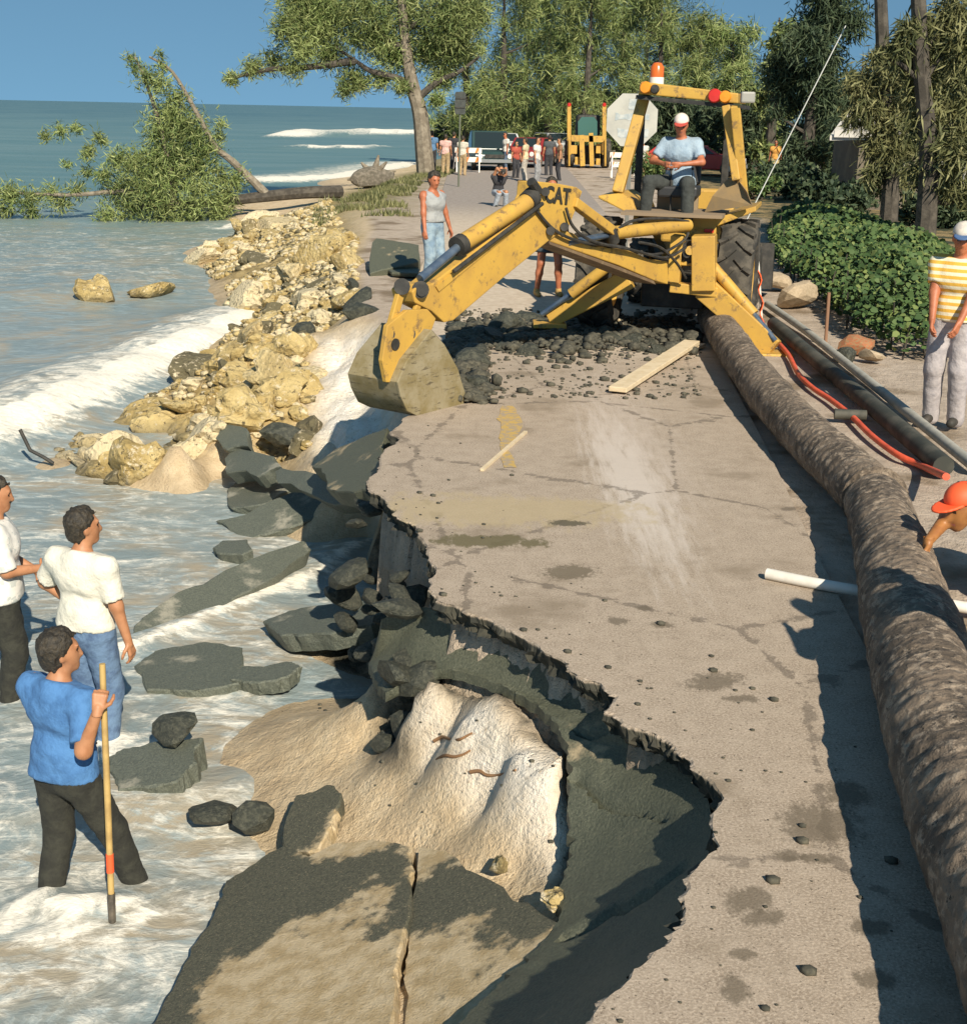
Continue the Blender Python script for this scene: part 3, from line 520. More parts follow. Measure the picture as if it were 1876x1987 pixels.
def hand_cones(w, fd, pn, side, curl=.35, spread=.05, k=1.0):
    """palm, four fingers of unequal length with bent knuckles and a thumb: w wrist, fd finger direction, pn palm normal; side=+1 right hand"""
    w = np.array(w, float); fd = np.array(fd, float); fd /= np.linalg.norm(fd); pn = np.array(pn, float); pn -= fd * (pn @ fd); pn /= np.linalg.norm(pn); lat = np.cross(fd, pn) * side
    C = []; kn = w + fd * .085 * k
    for o in (-.028, -.009, .010, .028): C.append((w + lat * o * .6 * k + fd * .012 * k, kn + lat * o * k, .0155 * k, .0145 * k))
    for i, (o, ln) in enumerate(((-.031, .070), (-.0105, .078), (.010, .073), (.030, .058))):
        p = kn + lat * o * k; a = curl; d = fd + lat * (o / .03) * spread
        for s_, (fr, r0, r1) in enumerate(((.45, .0095, .0088), (.32, .0088, .008), (.25, .008, .0068))):
            dd = d * math.cos(a) + pn * math.sin(a); dd /= np.linalg.norm(dd); q = p + dd * ln * fr * k; C.append((p, q, r0 * k, r1 * k)); p = q; a += curl * 1.25
    b = w - lat * .026 * k + fd * .025 * k; t1 = b + (fd * .55 - lat * .75 + pn * .35) * .040 * k; t2 = t1 + (fd * .8 - lat * .30 + pn * .5) * .032 * k; t3 = t2 + (fd * .85 + pn * .5) * .022 * k
    C += [(b, t1, .014 * k, .011 * k), (t1, t2, .011 * k, .0095 * k), (t2, t3, .0095 * k, .0075 * k)]; return C
def make_person(label, at, face, group=None, h=1.75, vox=.016, shirt=None, trousers=DENIM, skin=SKIN, hair=DARKHAIR, cap=None, sleeve=.62, shorts=False, hands='coarse', J=None, RW=None, LW=None, RP=None, LP=None,
                head=0.0, nod=0.0, hairk=1.0, fat=0.0, RH=None, LH=None, RA=None, LA=None, RK=None, LK=None, beard=None, tank=False, shoes=SHOE, lean=0.0, seat=False, skirtz=None, hem=.90, hips=None, name='person'):
    """facing +Y in its own frame; joints in metres for a 1.75 m figure; RW/LW wrists, RA/LA ankles, RK/LK knee poles"""
    k = h / 1.75; pel = np.array(hips if hips is not None else (0, 0, .95), float); up = np.array([0, math.sin(lean), math.cos(lean)]); fw = np.array([0, math.cos(lean), -math.sin(lean)]); X_ = np.array([1., 0, 0])
    T = lambda x, y, z: pel + X_ * x + fw * y + up * z
    waist, chest, neck = T(0, 0, .12), T(0, .015, .34), T(0, -.01, .52); shR, shL = T(.19, -.01, .475), T(-.19, -.01, .475); hc = T(0, .03, .685)
    hR, hL = T(.095, 0, -.03), T(-.095, 0, -.03)
    RA = np.array(RA if RA is not None else (.11, -.02, .085), float); LA = np.array(LA if LA is not None else (-.11, -.02, .085), float)
    kR, RA = ik(hR, RA, .43, .42, RK if RK is not None else (.05, 1, 0)); kL, LA = ik(hL, LA, .43, .42, LK if LK is not None else (-.05, 1, 0))
    RW = np.array(RW if RW is not None else T(.27, .05, -.08), float); LW = np.array(LW if LW is not None else T(-.27, .05, -.08), float)
    eR, RW = ik(shR, RW, .29, .26, RP if RP is not None else (.4, -1, -.2)); eL, LW = ik(shL, LW, .29, .26, LP if LP is not None else (-.4, -1, -.2))
    ca, sa = math.cos(head), math.sin(head); cn, sn = math.cos(nod), math.sin(nod)
    def Hd(x, y, z):
        y, z = y * cn + z * sn, -y * sn + z * cn; return hc + np.array([x * ca - y * sa, x * sa + y * ca, z])
    f = fat
    def torso(p, g=0.0):
        return smins([cone(p, pel + up * -.02 + X_ * -.06, pel + up * -.02 + X_ * .06, .115 + g + f, .115 + g + f, (1, 1.12, 1)), cone(p, waist + X_ * -.05, waist + X_ * .05, .105 + g + f * 1.3, .105 + g + f * 1.3, (1, 1.1, 1)),
                      cone(p, chest + X_ * -.075, chest + X_ * .075, .115 + g + f * .6, .115 + g + f * .6, (1, 1.05, 1)), cone(p, shL + up * -.03, shR + up * -.03, .068 + g, .068 + g), cone(p, chest, neck + up * -.03, .09 + g, .07 + g)], .07)
    def body(p):
        L = [torso(p), cone(p, neck - up * .04, hc - up * .05, .062, .054)]
        L += [cone(p, shR, eR, .056, .043), cone(p, eR, RW, .043, .028), cone(p, shL, eL, .056, .043), cone(p, eL, LW, .043, .028)]
        for hp, kn, an in ((hR, kR, RA), (hL, kL, LA)):
            L += [cone(p, hp, kn, .088 + f * .3, .058), cone(p, kn, kn + (an - kn) * .35 - fw * .012, .056, .057), cone(p, kn + (an - kn) * .35 - fw * .012, an, .056, .037)]
            L += [cone(p, an - np.array([0, .03, .045]), an + np.array([0, .15, -.055]), .036, .030)]
        d = smins(L, .03)
        hd = smins([ball(p, Hd(0, -.01, .035), (.076, .098, .09)), cone(p, Hd(0, .02, -.02), Hd(0, .062, -.088), .064, .034), ball(p, Hd(0, .03, -.02), (.062, .07, .085))], .03)
        hd = smin(hd, cone(p, Hd(0, .088, .015), Hd(0, .108, -.028), .011, .017), .016); hd = np.minimum(hd, ball(p, Hd(.076, -.005, -.005), (.014, .026, .036))); hd = np.minimum(hd, ball(p, Hd(-.076, -.005, -.005), (.014, .026, .036)))
        hd = np.maximum(hd, -ball(p, Hd(.033, .098, .012), (.02, .018, .014))); hd = np.maximum(hd, -ball(p, Hd(-.033, .098, .012), (.02, .018, .014))); hd = smin(hd, cone(p, Hd(-.04, .085, .036), Hd(.04, .085, .036), .010, .010), .012)
        return smin(d, hd, .02)
    allp = np.array([pel, waist, chest, neck, shR, shL, hc, hR, hL, kR, kL, RA, LA, RW, LW, eR, eL]); lo, hi = allp.min(0) - .24, allp.max(0) + .24
    lo[2] = min(RA[2], LA[2]) - .11
    P, F = surface_net(body, lo, hi, vox); mi = np.zeros(len(F), int)
    fc = P[F].mean(1)
    for sx in (-1, 1): mi[np.linalg.norm(fc - Hd(sx * .033, .084, .012), axis=1) < max(.013, vox * .7)] = 1
    if vox < .03: mi[np.linalg.norm((fc - Hd(0, .088, -.062)) * [.6, 1, 1.6], axis=1) < .016] = 2
    hand_defs = ((RW, eR, 1, RH), (LW, eL, -1, LH))
    for w, e, sd, spec in hand_defs:
        fd = (w - e) / np.linalg.norm(w - e); pn = -X_ * sd * .8 - fw * .2; cu = .32
        if spec: fd, pn, cu = np.array(spec[0], float), np.array(spec[1], float), spec[2]
        hv = .0055 if hands == 'fine' else max(.010, vox * .7); C = hand_cones(w, fd, pn, sd, cu)
        pts = np.array([c[0] for c in C] + [c[1] for c in C]); Q, FQ = surface_net(lambda p: smins([cone(p, w - fd * .02, w + fd * .02, .029, .026)] + [cone(p, a, b, r0, r1) for a, b, r0, r1 in C], .006), pts.min(0) - .03, pts.max(0) + .03, hv)
        F = np.concatenate([F, FQ + len(P)]); P = np.concatenate([P, Q]); mi = np.concatenate([mi, np.zeros(len(FQ), int)])
    root = arrmesh(name, P * k, F, [skin, EYEDARK, LIP], smooth=True, mi=mi); tag(root, label, 'person', group)
    wr = lambda p, a=.010: a * fbm(p * np.array([9, 9, 15]), 3) + a * .9 * np.abs(fbm(p * np.array([5, 5, 11.]) + 3.3, 2)) - a * .3
    cv = vox * 1.05
    if shirt is not None:
        hz = (pel - pel * 0)[2]
        def sh(p):
            g = .016 + (.006 if vox < .02 else 0); d = torso(p, g)
            bell = cone(p, pel + up * (hem - .98) + X_ * -.07, waist, .125 + g + f, .11 + g + f, (1, 1.08, 1)); d = smin(d, bell, .05)
            for s0, e0, sd in ((shR, eR, 1), (shL, eL, -1)):
                dr = (e0 - s0) / np.linalg.norm(e0 - s0)
                if not tank:
                    en = s0 + (e0 - s0) * sleeve; a = np.maximum(cone(p, s0 - dr * .0, en + dr * .06, .074, .072), (p - en) @ dr); d = smin(d, a, .03)
                else: d = np.maximum(d, -(cone(p, s0 + X_ * sd * .055 - up * .0, s0 + X_ * sd * .07 - up * .1, .085, .085)))
            if tank: d = np.maximum(d, -cone(p, neck + fw * .09 - up * .03, neck + fw * .08 + up * .3, .07, .12))
            d = np.maximum(d, (pel + up * (hem - .95) - p) @ up); d = np.maximum(d, (p - (neck - fw * .0 + up * (.015 if not tank else .0))) @ (up * .96 + fw * .28)); return d + wr(p)
        a, b = surface_net(sh, lo, hi, cv); o = arrmesh('shirt', a * k, b, shirt, root, True)
    if trousers is not None:
        def tr(p):
            g = .018; L = [cone(p, pel + up * -.03 + X_ * -.06, pel + up * -.03 + X_ * .06, .122 + f, .122 + f, (1, 1.1, 1)), cone(p, pel + up * .05 + X_ * -.06, pel + up * .08 + X_ * .06, .112 + f, .112 + f, (1, 1.1, 1))]; d = smins(L, .05)
            for hp, kn, an in ((hR, kR, RA), (hL, kL, LA)):
                if shorts:
                    en = hp + (kn - hp) * .62; dr = (kn - hp) / np.linalg.norm(kn - hp); a = np.maximum(cone(p, hp, en + dr * .1, .105, .112), (p - en) @ dr)
                else: a = smin(cone(p, hp, kn, .105 + f * .3, .086), cone(p, kn, an - np.array([0, 0, .04]), .085, .072), .02)
                d = smin(d, a, .03)
            return np.maximum(d, (p - (pel + up * .10)) @ up) + wr(p, .010)
        a, b = surface_net(tr, lo, hi, cv); arrmesh('shorts' if shorts else 'trousers', a * k, b, trousers, root, True)
        if vox < .02 and shirt is not None and hem > .99:
            m = MB(); ring = [(math.cos(t) * (.185 + f), math.sin(t) * (.118 + f)) for t in np.linspace(0, 2 * math.pi, 25)[:-1]]
            m.tube([(pel + up * .085 + X_ * x + fw * y) * k for x, y in ring + ring[:1]], .013 * k, 6); m.build('belt', SHOE, root, True)
    if hair is not None:
        def hr(p):
            d = smins([ball(p, Hd(0, -.018, .048), (.086 * hairk, .108 * hairk, .094 * hairk)), ball(p, Hd(0, -.05, -.02), (.075 * hairk, .066 * hairk, .08 * hairk))], .03)
            fr = np.stack([p - hc], 0)[0]; yl = fr[..., 0] * -sa + fr[..., 1] * ca; zl = fr[..., 2]; yl, zl = yl * cn - zl * sn, yl * sn + zl * cn
            return np.maximum(d, np.minimum(yl - .022 - np.clip(zl - .03, 0, .04) * .9, .082 - zl)) + .019 * fbm(p * np.array([46, 46, 18]), 3)
        a, b = surface_net(hr, hc - .17, hc + .17, min(vox, .0095) if vox < .025 else vox); arrmesh('hair', a * k, b, hair, root, True)
    if beard is not None:
        a, b = surface_net(lambda p: smin(cone(p, Hd(-.03, .093, -.04), Hd(.03, .093, -.04), .011, .011), cone(p, Hd(0, .098, -.036), Hd(0, .10, -.038), .012, .012), .01), hc - .16, hc + .17, .008); arrmesh('moustache', a * k, b, beard, root, True)
    if cap is not None:
        a, b = surface_net(lambda p: np.maximum(ball(p, Hd(0, -.005, .052), (.092, .112, .098)), (Hd(0, 0, .045) - p) @ (Hd(0, 0, 1) - hc)), hc - .17, hc + .19, min(vox, .013)); co = arrmesh('cap', a * k, b, cap[0], root, True)
        a, b = surface_net(lambda p: np.maximum(ball(p, Hd(0, .075, .05), (.08, .125, .09)), np.abs((p - Hd(0, 0, .052)) @ (Hd(0, 0, 1) - hc)) - .008), hc - .2, hc + .24, .009); arrmesh('peak', a * k, b, cap[1], co, True)
    if shoes is not None:
        for an in (RA, LA):
            a, b = surface_net(lambda p: np.maximum(smin(cone(p, an - np.array([0, .035, .035]), an + np.array([0, .15, -.048]), .048, .040), cone(p, an + np.array([0, 0, .01]), an - np.array([0, .01, .03]), .047, .045), .02), -(p[..., 2] - (an[2] - .085))), an - .14, an + [.14, .24, .1], max(.012, vox)); arrmesh('shoe', a * k, b, shoes, root, True)
    root.location = at; root.rotation_euler = (0, 0, math.atan2(-face[0], face[1])); root['_hc'] = [float(q) for q in hc * k]; root['_sh'] = [float(q) for q in shR * k]
    return root, dict(RW=RW * k, LW=LW * k, hc=hc * k)
def to_local(at, face, p, k=1.0):
    a = math.atan2(-face[0], face[1]); d = np.array(p, float) - np.array(at); return np.array([d[0] * math.cos(a) + d[1] * math.sin(a), -d[0] * math.sin(a) + d[1] * math.cos(a), d[2]]) / k

# three men in the shallow water
WHITE_SH = cloth('white_cotton_shirt', (.74, .70, .58), (.62, .60, .50), 6); BLUE_SH = cloth('blue_tshirt', (.075, .20, .42), (.055, .155, .34), 16)
n = NT('patterned_white_shirt'); c = n.mix(n.ramp(n.noise(n.obj(), 14, 3, .6), .52, .6), (.78, .74, .66), (.50, .52, .48)); n.bump(n.noise(n.obj(), 9), .5, .02); PATTERN_SH = n.done(c, .9)
a = G(150, 1775, -1.62); f = (.50, .87)
hw = to_local(a, f, V(203, 1335, 6.2)); 
make_person('man in a blue T-shirt and dark trousers leaning on a shovel in the foam', a, f, h=1.68, vox=.0135, shirt=BLUE_SH, trousers=DARKTROUSER, sleeve=.85, hands='fine', head=-.55, hairk=1.08, hem=.92,
            RW=hw - np.array([.0, .045, .06]), RP=(.6, -.6, -1), LW=(-.20, .26, .98), LP=(-1, -.4, -.6), RA=(.20, .30, .12), RK=(.35, 1, .25), LA=(-.14, -.08, .085), RH=((-.05, .35, .94), (-.6, .75, -.2), .95), fat=.012)
p0, p1 = V(199, 1288, 6.27), V(217, 1750, 6.15); p1 = p0 + (p1 - p0) * ((p0[2] + 1.74) / (p0[2] - p1[2]))
shv = empty('shovel', p1, 'long wooden handled shovel with an orange band, held by the man in blue', 'shovel')
dv = (p0 - p1) / np.linalg.norm(p0 - p1); L = np.linalg.norm(p0 - p1)
WOOD = M('pale_wood', (.50, .34, .12), (.38, .25, .09), 10, .6); ORANGE = M('orange_paint', (.85, .11, .03), rough=.6); STEEL = M('worn_steel', (.10, .09, .075), (.2, .17, .13), 10, .5, metal=.6)
m = MB(); m.tube([dv * L * .26, dv * L * .6, dv * L], [.017, .0175, .016], 10); m.build('handle', WOOD, shv, True)
m = MB(); m.tube([dv * L * .335, dv * L * .395], [.0205, .0205], 10); m.build('band', ORANGE, shv, True)
m = MB(); m.tube([dv * L * .10, dv * L * .265], [.019, .021], 10); m.prism([(-.10, 0, .0), (.10, 0, .0), (.11, .01, .16), (.02, 0, .22), (-.02, 0, .22), (-.11, .01, .16)], (0, .006, 0)); m.build('blade', STEEL, shv)
a = G(188, 1470, -1.62); f = (.45, .89)
make_person('man in a white shirt and blue jeans wading with one hand on his hip', a, f, h=1.78, vox=.0135, shirt=WHITE_SH, trousers=DENIM, sleeve=.85, hands='fine', head=-.5, hem=.97,
            LW=(-.20, .12, 1.02), LP=(-1, -.25, -.1), RW=(.30, .06, .86), RP=(.5, -1, 0), fat=.01, hairk=1.04)
a = G(22, 1385, -1.62); f = (.94, .34)
make_person('man with a moustache in a patterned white shirt wading in dark trousers', a, f, h=1.80, vox=.0135, shirt=PATTERN_SH, trousers=DARKTROUSER, sleeve=.95, hands='fine', hem=.90, beard=DARKHAIR,
            RW=(.12, .30, 1.12), RP=(.6, -1, -.7), LW=(-.2, .25, 1.0), fat=.028, RH=((-.75, .55, .35), (-.2, -.5, .8), .4), nod=.12)
# men on the road
GREYTANK = cloth('grey_vest', (.36, .37, .36), (.29, .30, .30), 8)
a = G(838, 552, 0); a[2] = tz(a[0], a[1]); f = (.75, -.66)
make_person('man in a grey sleeveless vest and pale jeans standing by the drop', a, f, h=1.80, vox=.018, shirt=GREYTANK, trousers=DENIMP, tank=True, hem=1.0, head=-.35, nod=.25, skin=SKIN_RED, hairk=1.0, fat=.012, RW=(.29, .12, .86), LW=(-.30, .10, .88), shoes=M('brown_boots', (.14, .09, .05), rough=.8))
a = G(1062, 574, 0); f = (.2, -1)
make_person('person in dark shorts and a dark top standing behind the digger arm', a, f, h=1.76, vox=.02, shirt=cloth('grey_green_top', (.12, .13, .11)), trousers=cloth('dark_shorts', (.05, .075, .095)), shorts=True, skin=SKIN_RED, shoes=M('tan_boots', (.42, .26, .08), rough=.8), RA=(.17, 0, .085), LA=(-.17, 0, .085))
n = NT('yellow_striped_shirt'); z = n.sep(n.obj())[2]; c = n.mix(n.ramp(n.math('SINE', n.math('MULTIPLY', z, 105.0)), -.25, .25), (.74, .42, .06), (.80, .72, .50)); n.bump(n.noise(n.obj(), 9), .5, .02); STRIPE = n.done(c, .9)
a = G(1826, 822, 0); f = (-.55, -.83)
make_person('man in a yellow striped shirt, grey trousers and a pale cap by the hedge', a, f, h=1.82, vox=.016, shirt=STRIPE, trousers=cloth('pale_grey_trousers', (.42, .38, .37), (.33, .30, .30)), skin=SKIN_RED, sleeve=.7, hem=.93, hands='fine', hair=DARKHAIR,
            cap=(M('pale_cap', (.62, .55, .46), (.5, .45, .4), 30, .9), M('blue_peak', (.06, .12, .25), rough=.8)), nod=.25, head=.3, RW=(.12, .26, .92), LW=(-.10, .27, .90), RP=(1, -.6, -.3), LP=(-1, -.6, -.3))
# worker bending at the roadside, mostly beyond the right edge
HIVIS = cloth('orange_vest', (.90, .13, .04), (.75, .10, .03))
a = np.array([3.32, 7.45, 0]); a[2] = -.03; f = (-.94, -.34)
make_person('tanned worker in an orange vest bending down with one arm hanging at the right edge', a, f, h=1.80, vox=.015, shirt=HIVIS, trousers=cloth('blue_work_trousers', (.07, .16, .26)), sleeve=.45, hands='fine', lean=1.42, hips=(0, -.05, .56), nod=.3,
            RW=to_local(a, f, V(1795, 1066, 7.05)), RP=(.6, -.5, .4), LW=(-.25, .45, .50), RA=(.16, .0, .085), LA=(-.16, -.1, .085), skin=M('tanned_skin', (.36, .155, .045), (.28, .11, .035), 12, .5), RH=((-.1, .15, -1), (.5, .8, 0), .25), cap=(ORANGE, ORANGE))
a = np.array([2.64, 5.0, -.02]); f = (-.3, .95)
make_person('bystander in a white shirt near the big pipe, whose shadow crosses it', a, f, h=1.78, vox=.03, shirt=WHITE_SH, trousers=DENIM, LW=(-.3, .3, 1.25))
# ---------------------------------------------------------------- the yellow backhoe loader
n = NT('worn_yellow_paint_metal'); O_ = n.obj(); c = n.mix(n.ramp(n.noise(O_, 2.5, 5, .6), .35, .7), (.56, .335, .06), (.46, .27, .06)); c = n.mix(n.ramp(n.noise(O_, 7, 6, .75), .54, .66), c, (.24, .15, .06)); c = n.mix(n.ramp(n.noise(O_, 30, 4, .8), .66, .72), c, (.07, .05, .035))
n.bump(n.noise(O_, 25, 4), .12, .01); YEL = n.done(c, .5, spec=.4)
n = NT('scraped_bucket_steel'); O_ = n.obj(); c = n.mix(n.ramp(n.noise(O_, 3.5, 6, .7), .35, .65), (.20, .155, .065), (.29, .245, .15)); c = n.mix(n.ramp(n.noise(n.scl(O_, (1, 1, 6)), 6, 5, .7), .55, .68), c, (.09, .07, .04)); n.bump(n.noise(O_, 20, 5), .25, .01); BUCK = n.done(c, .7)
BLK = M('black_iron', (.022, .021, .018), (.05, .045, .036), 8, .7, .2); RUBBER = M('tyre_rubber', (.035, .032, .026), (.11, .095, .072), 5, .9, .3); CHROME = M('blue_grey_rod', (.12, .17, .24), (.2, .25, .3), 10, .3, metal=.6)
AMBER = M('amber_lens', (.75, .27, .02), rough=.25); REDL = M('red_lens', (.55, .03, .02), rough=.25); WHITEP = M('white_plastic', (.72, .70, .64), rough=.5); SEATM = M('black_vinyl', (.03, .03, .03), rough=.5)
FWD, RGT, UPV = Vector((.25, .968, 0)), Vector((.968, -.25, 0)), Vector((0, 0, 1))
BO = V(1325, 540, 16.6); BN = np.array([.80, -.60, 0])
def bp(x, y, off=0.0): return Vector(PLN(x, y, BO + BN * off, BN))
ORG = Vector((2.45, 17.6, 0))
bh = empty('backhoe_loader', ORG, 'yellow backhoe digger with its bucket lowered at the broken road edge', 'backhoe')
def part(m, name, mat, parent=None, smooth=False, bevel=0.0, par_off=None):
    m.v = [tuple(Vector(q) - (ORG if par_off is None else par_off)) for q in m.v]; return m.build(name, mat, parent or bh, smooth, bevel)
def pxprism(px, off, th, mi=0, m=None):
    m = m or MB(); m.prism([bp(x, y, off) for x, y in px], Vector(BN) * -th, mi); return m
def mid_tube(m, a, b, ra, rb=None, off=0.0, n=14): return m.tube([bp(*a, off), bp(*b, off)], [ra, rb or ra], n)
# boom, dipper and bucket
bo = part(pxprism([(1066, 440), (1112, 452), (1135, 474), (1160, 480), (1215, 484), (1258, 502), (1296, 508), (1296, 552), (1270, 545), (1200, 515), (1064, 468)], .12, .26), 'boom', YEL, bevel=.012)
m = pxprism([(1200, 517), (1268, 545), (1272, 552), (1200, 524), (1066, 474), (1064, 468)], .14, .30); part(m, 'boom_flange', M('dirty_brown_metal', (.14, .09, .05), (.22, .15, .08), 6, .8), bo)
DIP = [(1044, 352), (1082, 356), (1119, 363), (1130, 371), (1116, 410), (1104, 440), (1062, 470), (970, 545), (880, 622), (862, 626), (838, 604), (806, 588), (800, 566), (812, 553), (838, 551), (1012, 417), (1034, 398), (1042, 380)]
dp = part(pxprism(DIP, .14, .26), 'dipper_arm', YEL, bevel=.012)
m = pxprism([(846, 556), (1010, 424), (1030, 408), (1036, 416), (1014, 434), (852, 566)], .155, .012); part(m, 'welded_rib', YEL, dp)
m = MB(); mid_tube(m, (1052, 395), (880, 527), .022, .022, .20, 8); part(m, 'hydraulic_hose', BLK, dp, True)
for p in ((1058, 372), (1095, 440), (818, 566), (1068, 448)): m = MB(); m.tube([bp(*p, .19), bp(*p, -.17)], .045, 12); part(m, 'pivot_pin', BLK, dp, True)
fc = bpy.data.curves.new('lettering', 'FONT'); fc.body = 'CAT'; fc.size = .225; fc.extrude = .004; fc.align_x = 'CENTER'; fc.align_y = 'CENTER'; fc.space_character = 1.08; fc.offset = .008
ft = bpy.data.objects.new('lettering_src', fc); COL.objects.link(ft); dg = bpy.context.evaluated_depsgraph_get(); me = bpy.data.meshes.new_from_object(ft.evaluated_get(dg)); bpy.data.objects.remove(ft); bpy.data.curves.remove(fc)
lt = link(bpy.data.objects.new('lettering', me), dp); me.materials.clear(); me.materials.append(M('black_lettering', (.03, .028, .02), rough=.6))
xa = (bp(1106, 384, .146) - bp(1058, 376, .146)).normalized(); xa = Vector((-BN[1] * -1, -BN[0] * -1, 0)); xa = Vector((.6, .8, 0)); xa = (bp(1106, 383, .146) - bp(1058, 377, .146)).normalized(); ya = Vector(BN).cross(xa).normalized()
lt.matrix_local = Matrix.Translation(bp(1082, 381, .1445) - ORG) @ Matrix((xa, ya, Vector(BN))).transposed().to_4x4()
for hp, ho in ((((1036, 402), (1075, 446), (1130, 470), (1200, 478), (1270, 494), (1322, 470), (1335, 452)), .17), (((1098, 404), (1112, 440), (1150, 468), (1230, 486), (1290, 500), (1330, 480)), .19), (((1240, 470), (1280, 480), (1312, 510), (1330, 540)), .2), (((1196, 446), (1230, 428), (1290, 424), (1335, 430)), .14)):
    m = MB(); m.tube(spline([bp(x, y, ho) for x, y in hp], 6), .017, 6); part(m, 'hydraulic_hose', BLK, None, True)
m = MB(); mid_tube(m, (1028, 388), (893, 474), .085, .085, .12, 16); cy = part(m, 'bucket_cylinder', YEL, smooth=True)
m = MB(); mid_tube(m, (900, 470), (815, 541), .042, .042, .12, 12); part(m, 'piston_rod', CHROME, cy, True)
for q_ in (((897, 472), (886, 479), .10, .10, .12, 14), ((1034, 380), (1022, 392), .10, .10, .12, 14), ((1030, 352), (1044, 372), .05, .05, .16, 8)): m = MB(); mid_tube(m, *q_); part(m, 'cylinder_collar', BLK, cy, True)
m = MB(); mid_tube(m, (1334, 437), (1190, 452), .075, .075, .10, 16); cy = part(m, 'boom_cylinder', YEL, smooth=True)
m = MB(); mid_tube(m, (1200, 452), (1100, 472), .035, .035, .10, 10); part(m, 'piston_rod', CHROME, cy, True)
m = MB(); m.beam(bp(1112, 392, .13), bp(1188, 449, .13), .1, .10); part(m, 'arm_link', YEL, bevel=.01)
m = MB(); mid_tube(m, (1118, 462), (1185, 474), .06, .06, -.02, 10); mid_tube(m, (1183, 443), (1190, 470), .07, .07, .12, 10); part(m, 'dark_cylinder', BLK, None, True)
for off in (.13, -.12):
    m = MB(); m.beam(bp(780, 556, off), bp(755, 645, off), .05, .085); lk = part(m, 'bucket_link', YEL, bevel=.008)
    m = MB(); m.beam(bp(820, 566, off * .8), bp(793, 640, off * .8), .04, .07); part(m, 'guide_link', YEL, bevel=.008)
for p, r in (((780, 556), .075), ((816, 562), .08), ((755, 648), .055), ((795, 648), .055)): m = MB(); m.tube([bp(*p, .17), bp(*p, -.17)], r, 14); part(m, 'link_pin', BLK, None, True)
NEAR, WB = .30, .62
side = [(838, 640), (862, 668), (888, 715), (906, 772), (897, 789), (855, 800), (812, 808), (791, 798), (778, 770), (772, 742), (790, 700)]
bk = part(pxprism(side, NEAR, .03), 'bucket', BUCK, bevel=.006); part(pxprism(side, NEAR - WB + .03, .03), 'bucket_far_side', BUCK, bk)
shell = [(906, 772), (897, 789), (855, 800), (812, 808), (791, 798), (778, 770), (772, 742), (790, 700), (838, 640)]; m = MB(); cx, cyy = 840, 735
A_ = [bp(x, y, NEAR - .004) for x, y in shell]; B_ = [q - Vector(BN) * (WB - .008) for q in A_]; ctr = bp(cx, cyy, NEAR - WB / 2)
In = [[q + (ctr - q).normalized() * .03 for q in R_] for R_ in (A_, B_)]; k = len(A_)
m.add(A_ + B_ + In[0] + In[1], [(i, i + 1, k + i + 1, k + i) for i in range(k - 1)] + [(2 * k + i, 3 * k + i, 3 * k + i + 1, 2 * k + i + 1) for i in range(k - 1)] + [(0, k, 3 * k, 2 * k), (k - 1, 2 * k - 1 + 2 * k - k + 0, 4 * k - 1, 3 * k - 1)][:1] + [(k - 1, 3 * k - 1, 4 * k - 1, 2 * k - 1)])
part(m, 'bucket_back', BUCK, bk, True)
dirv = (bp(906, 772, NEAR) - bp(855, 800, NEAR)).normalized()
for i in range(5):
    b = bp(904, 776, NEAR - .05 - i * (WB - .1) / 4); m = MB(); m.beam(b - dirv * .05, b + dirv * .13, .075, .05, UPV, .05, .015); part(m, 'tooth', BUCK, bk)
for off in (.20, -.13):
    pl = part(pxprism([(838, 640), (812, 690), (776, 742), (750, 742), (742, 700), (752, 632), (790, 602), (830, 600), (846, 618)], off, .05), 'bucket_ear', YEL, bk, bevel=.006)
m = MB(); m.lathe([(.0, -.02), (.055, -.02), (.055, .02), (.0, .02)], bp(765, 668, .19), BN, 14); part(m, 'ear_pin', BLK, bk, True)
# swing tower and rear frame
def vy(x, y, Y): return Vector(V(x, y, Y))
m = MB(); m.beam(vy(1316, 456, 16.55), vy(1308, 548, 16.55), .15, .34, FWD); m.beam(vy(1366, 456, 16.4), vy(1366, 562, 16.4), .28, .3, FWD); m.beam(vy(1302, 508, 16.5), vy(1390, 514, 16.4), .06, .12, FWD); m.beam(vy(1300, 556, 16.5), vy(1392, 566, 16.38), .12, .2, FWD)
part(m, 'swing_tower', YEL, bevel=.012)
m = MB(); m.lathe([(0, 0), (.13, 0), (.13, .2), (.05, .2), (.05, .28), (0, .28)], vy(1337, 488, 16.6), -Vector(FWD), 18); part(m, 'swing_pin', BLK, None, True)
m = MB(); m.tube([vy(1338, 486, 16.35), vy(1338, 486, 16.30)], .055, 12); part(m, 'pin_cap', YEL, None, True)
m = MB(); m.prism([vy(1230, 410, 17.05), vy(1312, 414, 16.95), vy(1390, 424, 16.85), vy(1388, 458, 16.85), vy(1312, 452, 16.95), vy(1300, 436, 16.98), vy(1225, 442, 17.05)], FWD * .14); rp = part(m, 'rear_panel', YEL, bevel=.01)
m = MB(); m.beam(vy(1366, 447, 16.83), vy(1384, 448, 16.82), .04, .055, FWD); part(m, 'tail_lamp', REDL, rp)
m = MB(); m.beam(vy(1312, 462, 16.95), vy(1388, 468, 16.85), .05, .05, FWD); part(m, 'cross_rail', BLK)
m = MB(); c0 = vy(1310, 560, 17.3); m.beam(c0 - FWD * .3, c0 + FWD * 3.3, .8, .42); part(m, 'chassis', BLK, bevel=.02)
m = MB(); c1 = ORG + FWD * 1.5 + UPV * 1.35; m.beam(c1, c1 + FWD * 1.7, .85, .75, UPV, .75, .6); part(m, 'bonnet', YEL, bevel=.04)
